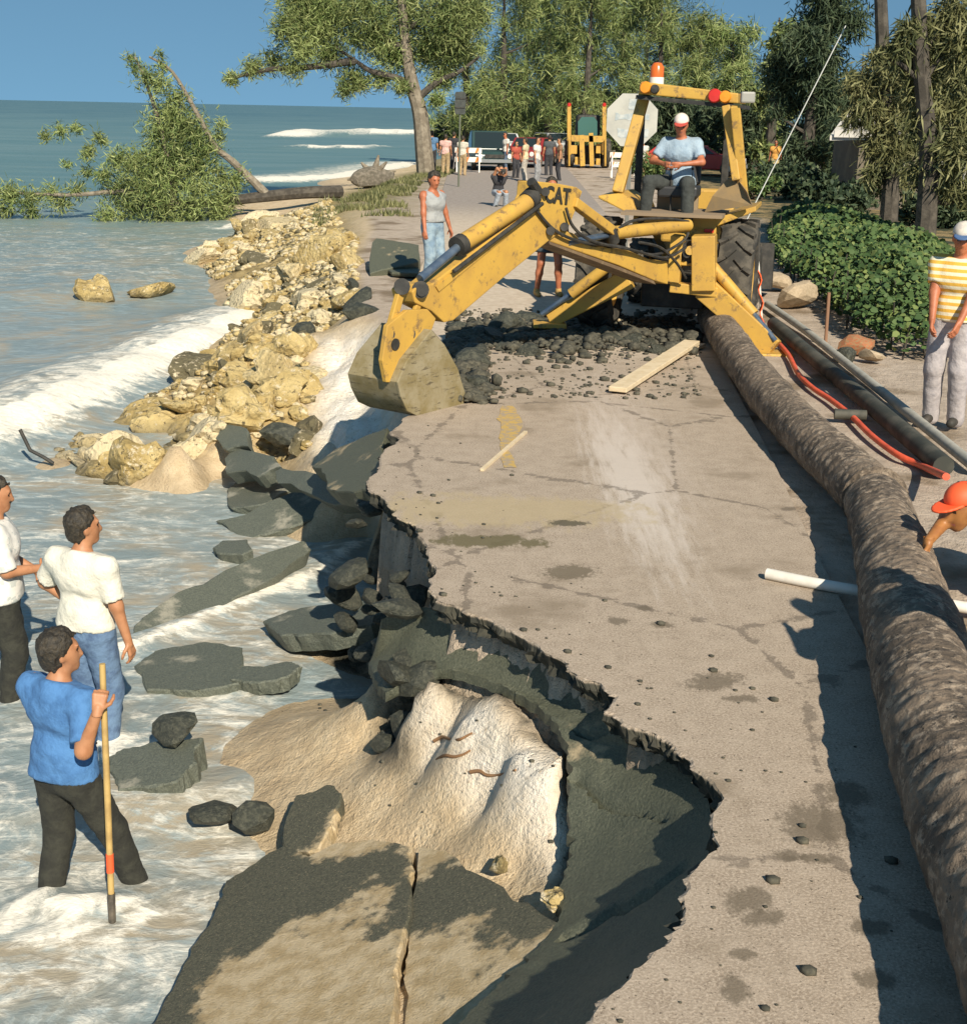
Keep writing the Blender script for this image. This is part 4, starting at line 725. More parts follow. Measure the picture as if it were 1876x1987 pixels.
# wheels
def tyre(c, axis, R, w, parent, lugs=18):
    ax = Vector(axis).normalized(); h = w / 2
    m = MB(); m.lathe([(R * .56, -h * .8), (R * .62, -h * .95), (R * .82, -h), (R * .94, -h * .86), (R * .965, -h * .5), (R * .97, 0), (R * .965, h * .5), (R * .94, h * .86), (R * .82, h), (R * .62, h * .95), (R * .56, h * .8)], c, ax, 36); ty = part(m, 'wheel', RUBBER, parent, True)
    m = MB(); m.lathe([(0, h * .5), (R * .2, h * .5), (R * .25, h * .25), (R * .5, h * .3), (R * .57, h * .8), (R * .57, -h * .8), (R * .5, -h * .3), (0, -h * .3)], c, ax, 28); part(m, 'rim', YEL, ty, True)
    a = ax.orthogonal().normalized(); b = ax.cross(a); m = MB()
    for i in range(lugs):
        for sd in (-1, 1):
            t0 = 2 * math.pi * (i + (.5 if sd > 0 else 0)) / lugs; P = []
            for (s_, dt) in ((.04, 0.0), (.5, .16), (.92, .24)):
                t = t0 + dt; d = a * math.cos(t) + b * math.sin(t); P.append((d, ax * (sd * h * s_)))
            for (d0, x0), (d1, x1) in zip(P[:-1], P[1:]):
                m.beam(Vector(c) + d0 * R * .975 + x0, Vector(c) + d1 * R * .965 + x1, .055 * R / .7, .06 * R / .7, d0)
    part(m, 'tread_lugs', RUBBER, ty); return ty
wr_ = vy(1430, 532, 17.1); wl_ = wr_ - RGT * 1.75; wr_.z = .73; wl_.z = .70
tyre(wr_, RGT, .73, .46, bh); tyre(wl_, -RGT, .73, .46, bh)
for s_ in (-1, 1): tyre(ORG + FWD * 2.35 + RGT * (s_ * .8) + UPV * .47, RGT * s_, .47, .3, bh, 14)
# fenders
m = MB(); m.prism([vy(1386, 424, 16.85), vy(1466, 400, 16.75), vy(1466, 410, 16.75), vy(1388, 440, 16.85)], FWD * 1.1); fd = part(m, 'fender', YEL, bevel=.01)
m = MB(); m.prism([vy(1366, 412, 17.0), vy(1458, 398, 16.55), vy(1448, 372, 16.6), vy(1428, 345, 16.95), vy(1410, 348, 17.0), vy(1382, 380, 16.98)], FWD * .10); part(m, 'fender_cover', M('dusty_brown_panel', (.30, .20, .09), (.24, .17, .09), 4, .8), fd)
m = MB(); m.prism([vy(1160, 380, 17.4), vy(1205, 374, 17.35), vy(1226, 388, 17.25), vy(1238, 418, 17.1), vy(1228, 418, 17.1), vy(1162, 386, 17.4)], FWD * 1.0); part(m, 'fender', YEL, bevel=.01)
# roll-over frame, roof, lamps
RL, RR = vy(1241, 172, 17.35), vy(1431, 192, 17.0); ax = (RR - RL).normalized()
m = MB(); q = [vy(1243, 158, 17.35), vy(1432, 181, 17.0), vy(1431, 201, 17.0), vy(1238, 182, 17.35)]; m.prism(q, FWD * 1.25); rf = part(m, 'cab_roof', YEL, bevel=.015)
m = MB(); q = [vy(1234, 184, 17.38), vy(1440, 204, 16.98), vy(1440, 212, 16.98), vy(1232, 192, 17.38)]; m.prism(q, FWD * 1.3); part(m, 'roof_lining', BLK, rf)
def lamp(x, y, t, r, mat, name):
    p = RL.lerp(RR, t); c = vy(x, y, p.y - .03); m = MB(); m.lathe([(0, .05), (r * .8, .045), (r, .02), (r, -.03)], c, -FWD, 16); return part(m, name, mat, rf, True)
lamp(1252, 170, .06, .075, AMBER, 'amber_lamp'); lamp(1406, 188, .87, .075, AMBER, 'amber_lamp'); lamp(1386, 186, .76, .085, REDL, 'red_lamp'); lamp(1270, 173, .15, .055, BLK, 'work_lamp')
m = MB(); c = vy(1274, 150, 17.5); m.lathe([(.09, -.14), (.09, .0), (0, .0)], c, UPV, 16); bc = part(m, 'beacon', WHITEP, rf, True)
m = MB(); m.lathe([(.085, .0), (.085, .12), (.05, .17), (0, .18)], c, UPV, 16); part(m, 'beacon_lens', M('orange_lens', (.62, .13, .02), rough=.25), bc, True)
m = MB(); m.box(vy(1450, 189, 16.7), (.17, .1, .13)); part(m, 'side_lamp', M('grey_lamp', (.3, .29, .25), rough=.5), rf, bevel=.02)
for a, b, w in (((1198, 374, 17.4), (1250, 185, 17.7), .14), ((1443, 392, 16.95), (1426, 205, 16.8), .115), ((1428, 350, 16.85), (1408, 205, 17.0), .10)):
    m = MB(); m.beam(vy(*a), vy(*b), w, w, FWD); part(m, 'roof_post', YEL, bevel=.012)
for p in (vy(1236, 385, 18.6), vy(1402, 390, 18.2)):
    m = MB(); t = Vector((p.x, p.y, 2.95)); m.beam(p, t, .09, .09, FWD); part(m, 'front_post', BLK, bevel=.01)
# seat and floor
sp = vy(1318, 352, 17.35); m = MB(); m.beam(sp - UPV * .12 - FWD * .22, sp - UPV * .12 + FWD * .28, .5, .14); st_ = part(m, 'seat', SEATM, bevel=.03)
m = MB(); m.beam(sp + FWD * .30 - UPV * .05, sp + FWD * .40 + UPV * .50, .46, .10, FWD); part(m, 'backrest', SEATM, st_, bevel=.03)
m = MB(); f0 = vy(1312, 412, 17.15); m.beam(f0 - RGT * .62, f0 + RGT * .62, 1.1, .04); part(m, 'cab_floor', M('dusty_floor', (.26, .19, .12), rough=.9))
m = MB(); g0 = vy(1314, 396, 17.5); m.beam(g0 - RGT * .26, g0 + RGT * .26, .08, .34); part(m, 'seat_box', M('tan_panel', (.28, .21, .13), rough=.9))
for x in (1300, 1340):
    m = MB(); m.tube([vy(x, 412, 17.1), vy(x + 2, 330, 17.25)], .012, 6); lv = part(m, 'control_lever', BLK, None, True); m = MB(); m.lathe([(0, -.03), (.03, 0), (0, .03)], vy(x + 2, 328, 17.25), UPV, 8); part(m, 'knob', BLK, lv, True)
# stabilizers
def stabil(arm_a, arm_b, cyl_a, cyl_m, cyl_b, w):
    m = MB(); m.beam(arm_a, arm_b, w, .15, FWD, w * .85, .13); st_ = part(m, 'stabilizer', YEL, bevel=.012)
    m = MB(); m.tube([cyl_a, cyl_m], .068, 14); c_ = part(m, 'stabilizer_cylinder', YEL, st_, True)
    m = MB(); m.tube([cyl_m, cyl_b], .034, 10); part(m, 'piston_rod', CHROME, st_, True)
    b = Vector(arm_b); m = MB(); m.box((b.x, b.y, b.z - .06), (.42, .36, .06)); part(m, 'foot_pad', YEL, st_, bevel=.01)
stabil(vy(1366, 558, 16.45), vy(1500, 678, 15.95), vy(1378, 512, 16.5), vy(1462, 610, 16.15), vy(1504, 662, 15.9), .30)
stabil(vy(1222, 540, 16.7), vy(1066, 620, 16.95), vy(1190, 508, 16.6), vy(1108, 570, 16.75), vy(1052, 610, 16.9), .25)
m = MB(); lb = ORG + FWD * 3.9; m.prism([lb + UPV * .1 - RGT * 1.05, lb + FWD * .55 + UPV * .05 - RGT * 1.05, lb + FWD * .15 + UPV * .8 - RGT * 1.05], RGT * 2.1); fb = part(m, 'loader_bucket', BLK)
for s_ in (-1, 1):
    m = MB(); m.beam(ORG + FWD * .9 + RGT * .55 * s_ + UPV * 1.5, lb + RGT * .55 * s_ + UPV * .5, .12, .2); part(m, 'loader_arm', YEL, bevel=.01)
# its driver
sf = (-.45, -.89); sa_ = np.array([sp.x, sp.y, sp.z - .50])
make_person('digger driver in a pale blue T-shirt and white cap sitting in the cab', sa_, sf, h=1.75, vox=.018, shirt=cloth('pale_blue_tshirt', (.34, .43, .50), (.28, .37, .45), 10), trousers=cloth('dark_work_trousers', (.05, .055, .05)), hips=(0, 0, .50), RA=(.30, .40, .085), LA=(-.27, .42, .085), RK=(.35, 1, .9), LK=(-.35, 1, .9),
            RW=(.12, .30, .72), LW=(-.12, .30, .72), RP=(1, -.5, -.2), LP=(-1, -.5, -.2), sleeve=.75, nod=.35, head=.3, cap=(M('white_cap', (.72, .66, .58), (.66, .55, .48), 12, .9), M('red_peak', (.45, .06, .04), rough=.8)), skin=SKIN_RED, lean=.05)
# ---------------------------------------------------------------- limestone rocks along the washed-out shore
def rock_mesh(name, seed, mat, sub=2, rough=.32, flat=.75):
    bm = bmesh.new(); bmesh.ops.create_icosphere(bm, subdivisions=sub, radius=1); r = np.random.default_rng(seed); sc = r.uniform(.75, 1.25, 3) * np.array([1, 1, flat]); of = r.uniform(0, 90, 3)
    P = np.array([v.co for v in bm.verts]); P = P * (1 + rough * fbm(P * 1.3 + of, 4)[:, None] * 1.7); 
    for _ in range(5):
        d = r.normal(size=3); d /= np.linalg.norm(d); lim = r.uniform(.55, .85); ex = np.maximum(P @ d - lim, 0); P = P - ex[:, None] * d * .9
    P = P * sc
    for v, p in zip(bm.verts, P): v.co = p
    me = bpy.data.meshes.new(name); bm.to_mesh(me); bm.free(); me.materials.append(mat); return me
n = NT('ochre_limestone'); O_ = n.obj(); P = n.pos(); orn = n.t.nodes.new('ShaderNodeObjectInfo').outputs['Random']; isl = n.math('FRACT', n.math('ADD', orn, n.island())); c = n.mix(n.ramp(n.noise(P, 2.2, 5, .6), .35, .65), (.37, .265, .095), (.57, .44, .20)); c = n.mix(n.ramp(isl, .55, .75), c, (.66, .55, .34)); c = n.mix(n.ramp(isl, .14, .07), c, (.135, .115, .062)); c = n.mix(n.ramp(n.noise(P, 9, 5, .75), .55, .66), c, (.66, .56, .38)); c = n.mix(n.ramp(n.noise(P, 11, 6, .8), .54, .64), c, (.075, .06, .032))
c = n.mix(n.ramp(n.math('ADD', n.sep(P)[2], n.math('MULTIPLY', n.noise(P, 4), .25)), SEA_Z + .12, SEA_Z + .32, .65, 0), c, (.11, .09, .05)); n.bump(n.math('ADD', n.noise(P, 16, 5, .7), n.math('MULTIPLY', n.vor(P, 14), .6)), .9, .05); LIME = n.done(c, .9)
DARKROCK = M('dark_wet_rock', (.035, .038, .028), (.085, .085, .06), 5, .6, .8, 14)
RM = [rock_mesh('rock', 100 + i, LIME, 3, .5) for i in range(14)]
def put_rock(me, x, y, s, zoff, label, group=None, rz=None, name='rock', cat='rock', z=None):
    o = link(bpy.data.objects.new(name, me)); o.location = (x, y, (tz(x, y) if z is None else z) + zoff); o.scale = (s, s * random.uniform(.8, 1.2), s * random.uniform(.75, 1.1)); o.rotation_euler = (random.uniform(-.5, .5), random.uniform(-.5, .5), random.uniform(0, 6.28) if rz is None else rz); return tag(o, label, cat, group)
rr = np.random.default_rng(21); lo, hi = RUB.min(0), RUB.max(0); cnt = 0
DEN = [((230, 860), .9), ((330, 830), .8), ((430, 790), .9), ((500, 720), .9), ((150, 870), .6), ((540, 650), 1.0), ((430, 490), 1.2), ((600, 600), 1.0), ((380, 850), .6), ((260, 910), .5), ((540, 800), .9), ((440, 470), 1.5), ((520, 590), 1.2), ((560, 850), .6), ((300, 880), .7), ((190, 880), .6), ((470, 780), .8), ((390, 880), .5), ((320, 900), .5), ((250, 890), .6)]
for it in range(4000):
    if cnt >= 292: break
    (px, sg) = DEN[rr.integers(len(DEN))]; c = G(*px, -1.1)[:2] + rr.normal(0, sg, 2) * np.array([.8, 1.3])
    if not inside(np.array([c[0]]), np.array([c[1]]), RUB)[0]: continue
    z = tz(c[0], c[1]); dist = c[1]
    if z < -1.62: continue
    s = float(np.clip(rr.lognormal(math.log(.145), .52), .06, .42)) * (1 + .018 * (dist - 15))
    put_rock(RM[cnt % 14], c[0], c[1], s, s * .18, 'rough ochre limestone rock in the rubble heap along the washed out shore', 'limestone rocks heaped along the shore'); cnt += 1
# small rubble between them: nobody could count it
vs, fs, b = [], [], 0; ico = rock_mesh('pebble', 77, LIME, 1, .25); iv = np.array([v.co for v in ico.vertices]); jf = np.array([p.vertices[:] for p in ico.polygons]); bpy.data.meshes.remove(ico)
PX = rr.uniform(lo, hi, (26000, 2)); PX = PX[inside(PX[:, 0], PX[:, 1], RUB)]; PX = PX[(PX[:, 1] < 24) | (fbm2(PX[:, 0], PX[:, 1], .5, 3, 8.) > -.2)][:6500]; PZ = terrain(PX[:, 0], PX[:, 1]); keep = PZ > -1.5; PX, PZ = PX[keep], PZ[keep]
for (x, y), z in zip(PX, PZ):
    s = rr.uniform(.025, .085) * (1 + .02 * (y - 15)); a = rr.uniform(0, 6.28); q = iv * s; vs.append(np.stack([q[:, 0] * math.cos(a) - q[:, 1] * math.sin(a) + x, q[:, 0] * math.sin(a) + q[:, 1] * math.cos(a) + y, q[:, 2] + z + s * .2], 1)); fs.append(jf + b); b += len(iv)
tag(arrmesh('rubble', np.concatenate(vs), np.concatenate(fs), LIME), 'small broken limestone rubble lying between the rocks', None, None, 'stuff')
# sand and asphalt crumbs scattered along the broken edge and in the hollow
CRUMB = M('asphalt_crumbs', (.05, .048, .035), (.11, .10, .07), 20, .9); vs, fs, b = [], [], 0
for _ in range(260):
    t = rr.uniform(0, 1); i = rr.integers(2, 20); p = E[i] + (E[i + 1] - E[i]) * t + rr.normal(0, .35, 2); z = tz(p[0], p[1]); z = 0 if inside(np.array([p[0]]), np.array([p[1]]), LAND)[0] else z
    s = min(rr.lognormal(math.log(.008), .65), .03); q = iv * s; vs.append(q + [p[0], p[1], z + s * .3]); fs.append(jf + b); b += len(iv)
for _ in range(900):
    px = (rr.uniform(880, 1360), rr.uniform(600, 775)); p = G(*px); s = min(rr.lognormal(math.log(.013), .7), .07); q = iv * s; vs.append(q + [p[0], p[1], s * .3]); fs.append(jf + b); b += len(iv)
tag(arrmesh('asphalt_crumbs', np.concatenate(vs), np.concatenate(fs), CRUMB), 'crumbs of broken asphalt scattered near the road edge and under the digger', None, None, 'stuff')
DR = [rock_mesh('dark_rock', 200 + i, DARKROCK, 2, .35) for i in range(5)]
rw = np.random.default_rng(15); vs, fs, b = [], [], 0
def arm_shadow_pt():  # points in the boom and dipper shadow, filled in with added dark lumps
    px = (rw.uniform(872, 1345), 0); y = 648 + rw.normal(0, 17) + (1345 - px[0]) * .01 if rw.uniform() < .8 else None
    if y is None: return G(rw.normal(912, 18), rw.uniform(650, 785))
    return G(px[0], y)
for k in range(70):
    p = arm_shadow_pt(); s = rw.lognormal(math.log(.085), .45); o = put_rock(DR[k % 5], p[0], p[1], min(s, .3), 0, 'dark asphalt lump laid to fill in the digger arm shadow', 'dark lumps filling in the digger arm shadow', None, 'arm_shadow_lump', 'asphalt lump', z=.02)
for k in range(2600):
    p = arm_shadow_pt(); s = min(rw.lognormal(math.log(.035), .6), .12); q = iv * s * rw.uniform(.6, 1.3, 3); vs.append(q + [p[0], p[1], rw.uniform(0, .07)]); fs.append(jf + b); b += len(iv)
tag(arrmesh('arm_shadow_rubble', np.concatenate(vs), np.concatenate(fs), CRUMB), 'dark asphalt rubble strewn to fill in the digger arm shadow', None, None, 'stuff')
rw = np.random.default_rng(5)
for k in range(46):
    i = rw.integers(12, 19); t = rw.uniform(); p = E[i] + (E[i + 1] - E[i]) * t; z0 = tz(p[0] - .3, p[1]); zz = rw.uniform(-1.25, -.16); s = rw.uniform(.06, .17)
    o = put_rock(DR[k % 5], p[0] - rw.uniform(-.04, .16) - .12 * (-zz), p[1], s, 0, 'dark lump of road base clinging to the shaded drop under the road edge', 'dark lumps in the shaded drop', None, 'road_base_lump', 'rubble lump', z=zz)
def pxrock(px, z, s, label, me, name='rock', cat='rock', zo=0.0):
    p = G(*px, z); o = put_rock(me, p[0], p[1], s, zo, label, None, None, name, cat, z=p[2]); return o
pxrock((340, 1412), -1.18, .17, 'dark pitted lump of rock sitting on the grey slab beside the man in blue', DR[0]); pxrock((410, 1578), -1.36, .15, 'dark wet rock in the foam, left one of the close pair', DR[1]); pxrock((488, 1585), -1.34, .145, 'dark wet rock in the foam, right one of the close pair', DR[2])
pxrock((700, 578), -.05, .24, 'flat dark rock at the lip of the white sand scarp', DR[3]); pxrock((708, 612), -.12, .3, 'dark rock just below the flat one at the scarp lip', DR[4]); pxrock((686, 552), -.05, .12, 'small round dark stone above the scarp lip', DR[1])
pxrock((192, 572), SEA_Z + .08, .62, 'wide low ochre rock awash in the surf, larger of two', RM[3]); pxrock((294, 568), SEA_Z + .05, .42, 'pale ochre rock awash in the surf, smaller of two', RM[5])
pxrock((590, 645), -.45, .22, 'round dark lump resting on the big asphalt chunk by the scarp', DR[2]); pxrock((545, 845), -1.0, .26, 'dark upright rock at the foot of the rubble below the scarp', DR[0]); pxrock((482, 575), -1.2, .5, 'dark rock at the surf edge near the upper rubble', DR[3])
pxrock((225, 905), -1.38, .22, 'mossy round boulder at the seaward foot of the rubble heap', RM[7]); pxrock((930, 745), .06, .15, 'dark lump of asphalt on the road right of the bucket', DR[4]); pxrock((912, 700), .07, .2, 'dark heaped lump of asphalt behind the bucket', DR[2]); pxrock((968, 630), .1, .22, 'dark lump of asphalt lying behind the dipper arm', DR[1]); pxrock((1000, 632), .08, .18, 'small dark lump near the left stabilizer', DR[0])
for px, s, i in (((1199, 1203), .035, 0), ((1252, 1180), .03, 1), ((968, 1690 - 5), .06, 2)):
    pass
pxrock((968, 1682), -.83, .055, 'grey pebble sized stone lying on the pale sand by the slab', RM[2]); pxrock((1083, 1742), -.70, .06, 'grey stone half sunk in sand at the shade edge', RM[4])
# the asphalt block standing by the man in the vest
slab('asphalt_block', [(722, 470), (730, 462), (812, 475), (812, 508), (718, 530)], [(722, 466, .42), (812, 476, .38), (718, 530, .02)], .35, 'thick dark asphalt block standing on edge by the man in the vest', SLAB_M, .03, 2, 31)
slab('broken_road_slab', [(742, 518), (790, 505), (815, 515), (812, 530), (760, 528)], [(742, 520, .06), (812, 512, .08), (760, 529, .06)], .07, 'flat piece of asphalt at the foot of the standing block', SLAB_M, .03, 2, 32)

# ---------------------------------------------------------------- pipes, plank, hose
n = NT('scaly_weathered_pipe'); O_ = n.obj(); P = n.pos(); c = n.mix(n.ramp(n.noise(P, 3.0, 6, .7), .38, .62), (.12, .092, .066), (.27, .205, .145)); c = n.mix(n.ramp(n.noise(P, 14, 5, .75), .5, .62), c, (.42, .33, .24)); c = n.mix(n.ramp(n.noise(P, 22, 4, .8), .58, .68), c, (.035, .028, .02)); n.bump(n.math('ADD', n.noise(P, 24, 5, .75), n.math('MULTIPLY', n.vor(P, 20), .7)), 1.0, .04); PIPE_M = n.done(c, .9)
def pipe_axis(px, r, r0=None):
    q = np.array([G(x, y, 0) for x, y in px]); t = np.gradient(q[:, :2], axis=0); t /= np.linalg.norm(t, axis=1, keepdims=True); nr = np.stack([t[:, 1], -t[:, 0]], 1); nr *= np.sign(nr[:, :1]); rr_ = np.linspace(r0 or r, r, len(px)); rr_ = np.minimum(r, (r0 or r) + (rr_ - (r0 or r)) * 2); q[:, :2] += nr * (rr_ * 1.5)[:, None]; q[:, 2] = rr_ * .98; return [tuple(p) for p in q]
def ribbed_pipe(px, r, label, seed, end_r=None, r0=None):
    ctr = spline(pipe_axis(px, r, r0), 60); base = Vector(ctr[0]); m = MB(); N_ = 26; rg = np.random.default_rng(seed); L = 0; rad = []; prev = None; ph = 0
    for p in ctr:
        L += (Vector(p) - prev).length if prev is not None else 0; prev = Vector(p); rad.append(p.z / .98 * (1 + .014 * math.sin(L * 2 * math.pi / .115) + .05 * float(fbm(np.array([[L * 1.7, seed, .3]]), 3)[0])))
    if end_r: 
        for i in range(14): rad[-1 - i] = max(rad[-1 - i], end_r * (1 - .012 * i))
    m.tube([Vector(p) - base for p in ctr], rad, N_, True); P = np.array(m.v); P += (fbm(P * 7 + seed, 3) * .022)[:, None] * np.sign(P - np.repeat(np.array([Vector(p) - base for p in ctr]), N_, 0)) * .7; m.v = [tuple(q) for q in P]
    o = m.build('large_pipe', PIPE_M, smooth='full'); o.location = base; return tag(o, label, 'pipe')
ribbed_pipe([(1335, 640), (1365, 700), (1420, 795), (1500, 900), (1560, 965), (1608, 1020)], .20, 'farther length of thick rough brown pipe running under the digger stabilizer', 3, .235)
ribbed_pipe([(1604, 1022), (1612, 1090), (1616, 1160), (1616, 1250), (1648, 1500), (1692, 1700), (1760, 1987), (1860, 2500)], .24, 'nearer length of thick rough brown pipe along the road edge', 5, None, .205)
PVC = M('white_pvc', (.74, .70, .62), (.66, .62, .54), 12, .45); TIMBER = M('cream_timber', (.66, .54, .36), (.58, .46, .29), 10, .8); GREYP = M('grey_pipe', (.42, .40, .34), (.33, .32, .27), 8, .6); BLACKP = M('black_pipe', (.035, .038, .03), (.09, .085, .065), 4, .75)
def ptube(name, px, r, mat, label, cat, z=None, n=10, k=10, hollow=False):
    z = r if z is None else z; pts = spline([G(x, y, z) if len(q) == 0 else G(x, y, q[0]) for x, y, *q in px], k); base = Vector(pts[0]); m = MB(); m.tube([Vector(p) - base for p in pts], r, n)
    o = m.build(name, mat, smooth=True); o.location = base
    if hollow:
        d = (Vector(pts[0]) - Vector(pts[1])).normalized(); m = MB(); m.lathe([(0, .003), (r * .72, .003)], (0, 0, 0), d, n); m.build('bore', BLK, o)
    return tag(o, label, cat)
ptube('pvc_pipe', [(1487, 1113), (1620, 1139), (1880, 1180), (2000, 1196)], .035, PVC, 'white plastic pipe lying across the road beneath the big pipe', 'pipe', n=12, hollow=True)
ptube('grey_pipe', [(1488, 590), (1560, 640), (1650, 712), (1760, 800), (1890, 905)], .05, GREYP, 'long thin grey pipe on the verge beside the black one', 'pipe', n=10)
ptube('black_pipe', [(1500, 628), (1570, 688), (1640, 745), (1720, 812), (1800, 880), (1830, 905)], .085, BLACKP, 'black pipe lying parallel to the thin grey pipe', 'pipe', n=14)
ptube('black_pipe', [(1618, 803), (1680, 806)], .05, BLACKP, 'short black bar lying left of the long black pipe', 'pipe')  # short dark bar left of the long black pipe
ptube('orange_hose', [(1512, 668), (1530, 690), (1548, 725), (1575, 752), (1610, 775), (1650, 806), (1690, 845), (1740, 882), (1790, 905), (1835, 925, .25)], .028, M('orange_rubber', (.80, .12, .05), (.60, .09, .04), 6, .5), 'orange hose snaking from the digger stabilizer to the bending worker', 'hose', k=8)
m = MB(); a, b = Vector(G(1198, 756, .05)), Vector(G(1342, 664, .10)); m.beam(a - a, b - a, .19, .05); o = m.build('plank', TIMBER, bevel=.006); o.location = a; tag(o, 'cream coloured plank lying on the road by the pipe end', 'plank')
m = MB(); a, b = Vector(G(1300, 690, .03)), Vector(G(1352, 668, .04)); m.beam(a - a, b - a, .22, .04); o = m.build('board', TIMBER, bevel=.006); o.location = a; tag(o, 'short cream board beside the end of the plank', 'board')
m = MB(); a, b = Vector(G(935, 912, .012)), Vector(G(1020, 838, .012)); m.beam(a - a, b - a, .03, .02); o = m.build('stick', TIMBER); o.location = a; tag(o, 'thin pale stick lying across the worn yellow dash', 'stick')
m = MB(); a = Vector(G(1192, 636, .02)); m.tube([Vector((0, 0, 0)), Vector((.04, -.1, .12)), Vector((.12, -.35, .02))], .02, 6); o = m.build('splinter', TIMBER); o.location = a; tag(o, 'pale splinter of wood in the shade under the digger', 'splinter')
# stake with orange ribbon, thin stake, concrete lumps
st_ = empty('marker_stake', G(1478, 640, 0), 'stake wrapped in bright orange ribbon by the digger wheel', 'stake'); b = Vector(st_.location); m = MB(); t_ = vy(1470, 505, b.y); m.tube([Vector((0, 0, 0)), t_ - b], .018, 8); m.build('stake', PVC, st_, True)
RIB = M('orange_ribbon', (.90, .13, .03), rough=.6); m = MB(); q = [Vector((0, -.02, 0)).lerp(t_ - b, t) + Vector((.025 * math.sin(t * 19), -.03, 0)) for t in np.linspace(.02, .86, 14)]
for i in range(13): m.beam(q[i], q[i + 1], .05 + .05 * max(0, .45 - i / 13) * 3, .012)
m.build('ribbon', RIB, st_)
m = MB(); p = Vector(G(1601, 664, 0)); m.tube([Vector((0, 0, 0)), Vector((-.01, .02, .62))], .022, 8); o = m.build('thin_stake', M('rusty_stake', (.26, .14, .08), rough=.8), smooth=True); o.location = p; tag(o, 'thin rusty stake standing before the hedge', 'stake')
CONC = M('pale_concrete', (.46, .36, .24), (.36, .28, .18), 6, .9, .5); CM = [rock_mesh('concrete_lump', 300 + i, CONC, 2, .18, .55) for i in range(3)]
pxrock((1508, 545), .12, .30, 'pale flat chunk of concrete behind the digger wheel', CM[0], 'concrete_chunk', 'concrete chunk'); pxrock((1545, 575), .14, .40, 'tan block of concrete between the wheel and the hedge', CM[1], 'concrete_chunk', 'concrete chunk'); pxrock((1570, 562), .10, .26, 'small tan concrete chunk at the hedge foot', CM[2], 'concrete_chunk', 'concrete chunk')
pxrock((1662, 668), .10, .17, 'reddish clod of earth at the hedge foot', rock_mesh('clod', 320, M('red_clod', (.36, .12, .05), (.28, .2, .1), 8, .9), 2, .3), 'clod', 'clod'); pxrock((1690, 690), .06, .16, 'pale stone lying beside the reddish clod', CM[1], 'stone', 'stone'); pxrock((1640, 690), .05, .14, 'dark stone on the verge left of the reddish clod', DR[2], 'stone', 'stone')
# twisted reinforcing wire at the surf edge, roots hanging from the sand face
m = MB(); p = Vector(G(85, 890, SEA_Z + .1)); m.tube([Vector(q) for q in ((-.25, 0, .35), (-.15, 0, .1), (0, 0, .02), (.12, -.02, -.05))], .022, 6); o = m.build('driftwood_stick', BLK, smooth=True); o.location = p; tag(o, 'dark crooked stick poking out of the foam near the rubble', 'stick')
ROOT = M('brown_root', (.27, .14, .06), (.20, .11, .05), 10, .8)
def root_on(px, label, z):
    pts = [Vector(HIT(x, y)) + Vector((0, -.012, .012)) for x, y in px]; pts = spline(pts, 5); base = pts[0].copy(); m = MB(); m.tube([p - base for p in pts], list(np.linspace(.011, .006, len(pts))), 6); o = m.build('root', ROOT, smooth=True); o.location = base; tag(o, label, 'root')
root_on([(842, 1440), (858, 1432), (872, 1436), (890, 1437), (905, 1430), (916, 1424)], 'upper thin brown root crossing the sand face', [-.6] * 3); root_on([(846, 1478), (862, 1468), (880, 1470), (898, 1466), (912, 1458)], 'lower thin brown root crossing the sand face', [-.66] * 3); root_on([(912, 1500), (930, 1498), (945, 1506), (970, 1505), (1000, 1496)], 'thin root at the base of the sand face', [-.7] * 3)
# ---------------------------------------------------------------- foliage
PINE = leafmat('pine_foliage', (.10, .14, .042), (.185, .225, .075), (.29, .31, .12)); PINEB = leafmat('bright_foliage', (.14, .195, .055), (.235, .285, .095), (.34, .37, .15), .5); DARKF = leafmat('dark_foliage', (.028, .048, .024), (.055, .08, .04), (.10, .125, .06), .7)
OLIVE = leafmat('olive_foliage', (.075, .085, .032), (.15, .15, .06), (.25, .24, .11), .9); HEDGE_M = leafmat('broad_leaves', (.035, .07, .022), (.075, .125, .038), (.16, .20, .06), 1.2); BARK = M('grey_bark', (.17, .14, .10), (.27, .23, .17), 5, .9, .6, 12); DBARK = M('dark_bark', (.05, .042, .032), (.10, .085, .065), 5, .9, .6)
def leaves(name, clumps, n, ln, wd, mat, parent=None, droop=.3, seed=1, base=(0, 0, 0), kind=None, shell=.45):
    """n leaf sprays spread through clumps [(centre, radius)]"""
    r = np.random.default_rng(seed); C = np.array([c for c, _ in clumps], float); R = np.array([(q if np.ndim(q) else (q, q, q)) for _, q in clumps], float); w = R.prod(1) ** .67; i = r.choice(len(C), n, p=w / w.sum())
    d = r.normal(size=(n, 3)); d /= np.linalg.norm(d, axis=1, keepdims=True); rad = r.uniform(0, 1, (n, 1)) ** shell * (1.1 + .35 * r.normal(size=(n, 1))); p = C[i] + d * R[i] * rad - np.array(base)
    a = d * .6 + r.normal(size=(n, 3)) * .7; a[:, 2] -= droop; a /= np.linalg.norm(a, axis=1, keepdims=True); b = np.cross(a, r.normal(size=(n, 3))); b /= np.linalg.norm(b, axis=1, keepdims=True)
    L = ln * r.uniform(.6, 1.4, (n, 1)); W_ = wd * r.uniform(.7, 1.3, (n, 1)); v = np.stack([p - a * L * .5, p + b * W_ * .5, p + a * L * .5, p - b * W_ * .5], 1).reshape(-1, 3); f = np.arange(n * 4).reshape(n, 4)
    o = arrmesh(name, v, f, mat, parent)
    if kind: o['kind'] = kind
    return o
def pc(px, Y): 
    """clumps seen around (x, y) with a radius, at depth Y"""
    r = np.random.default_rng(len(px)); return [(V(x, y, Y + r.uniform(-1, 1) * q * Y / FOC * .9), q * Y / FOC) for x, y, q in px]
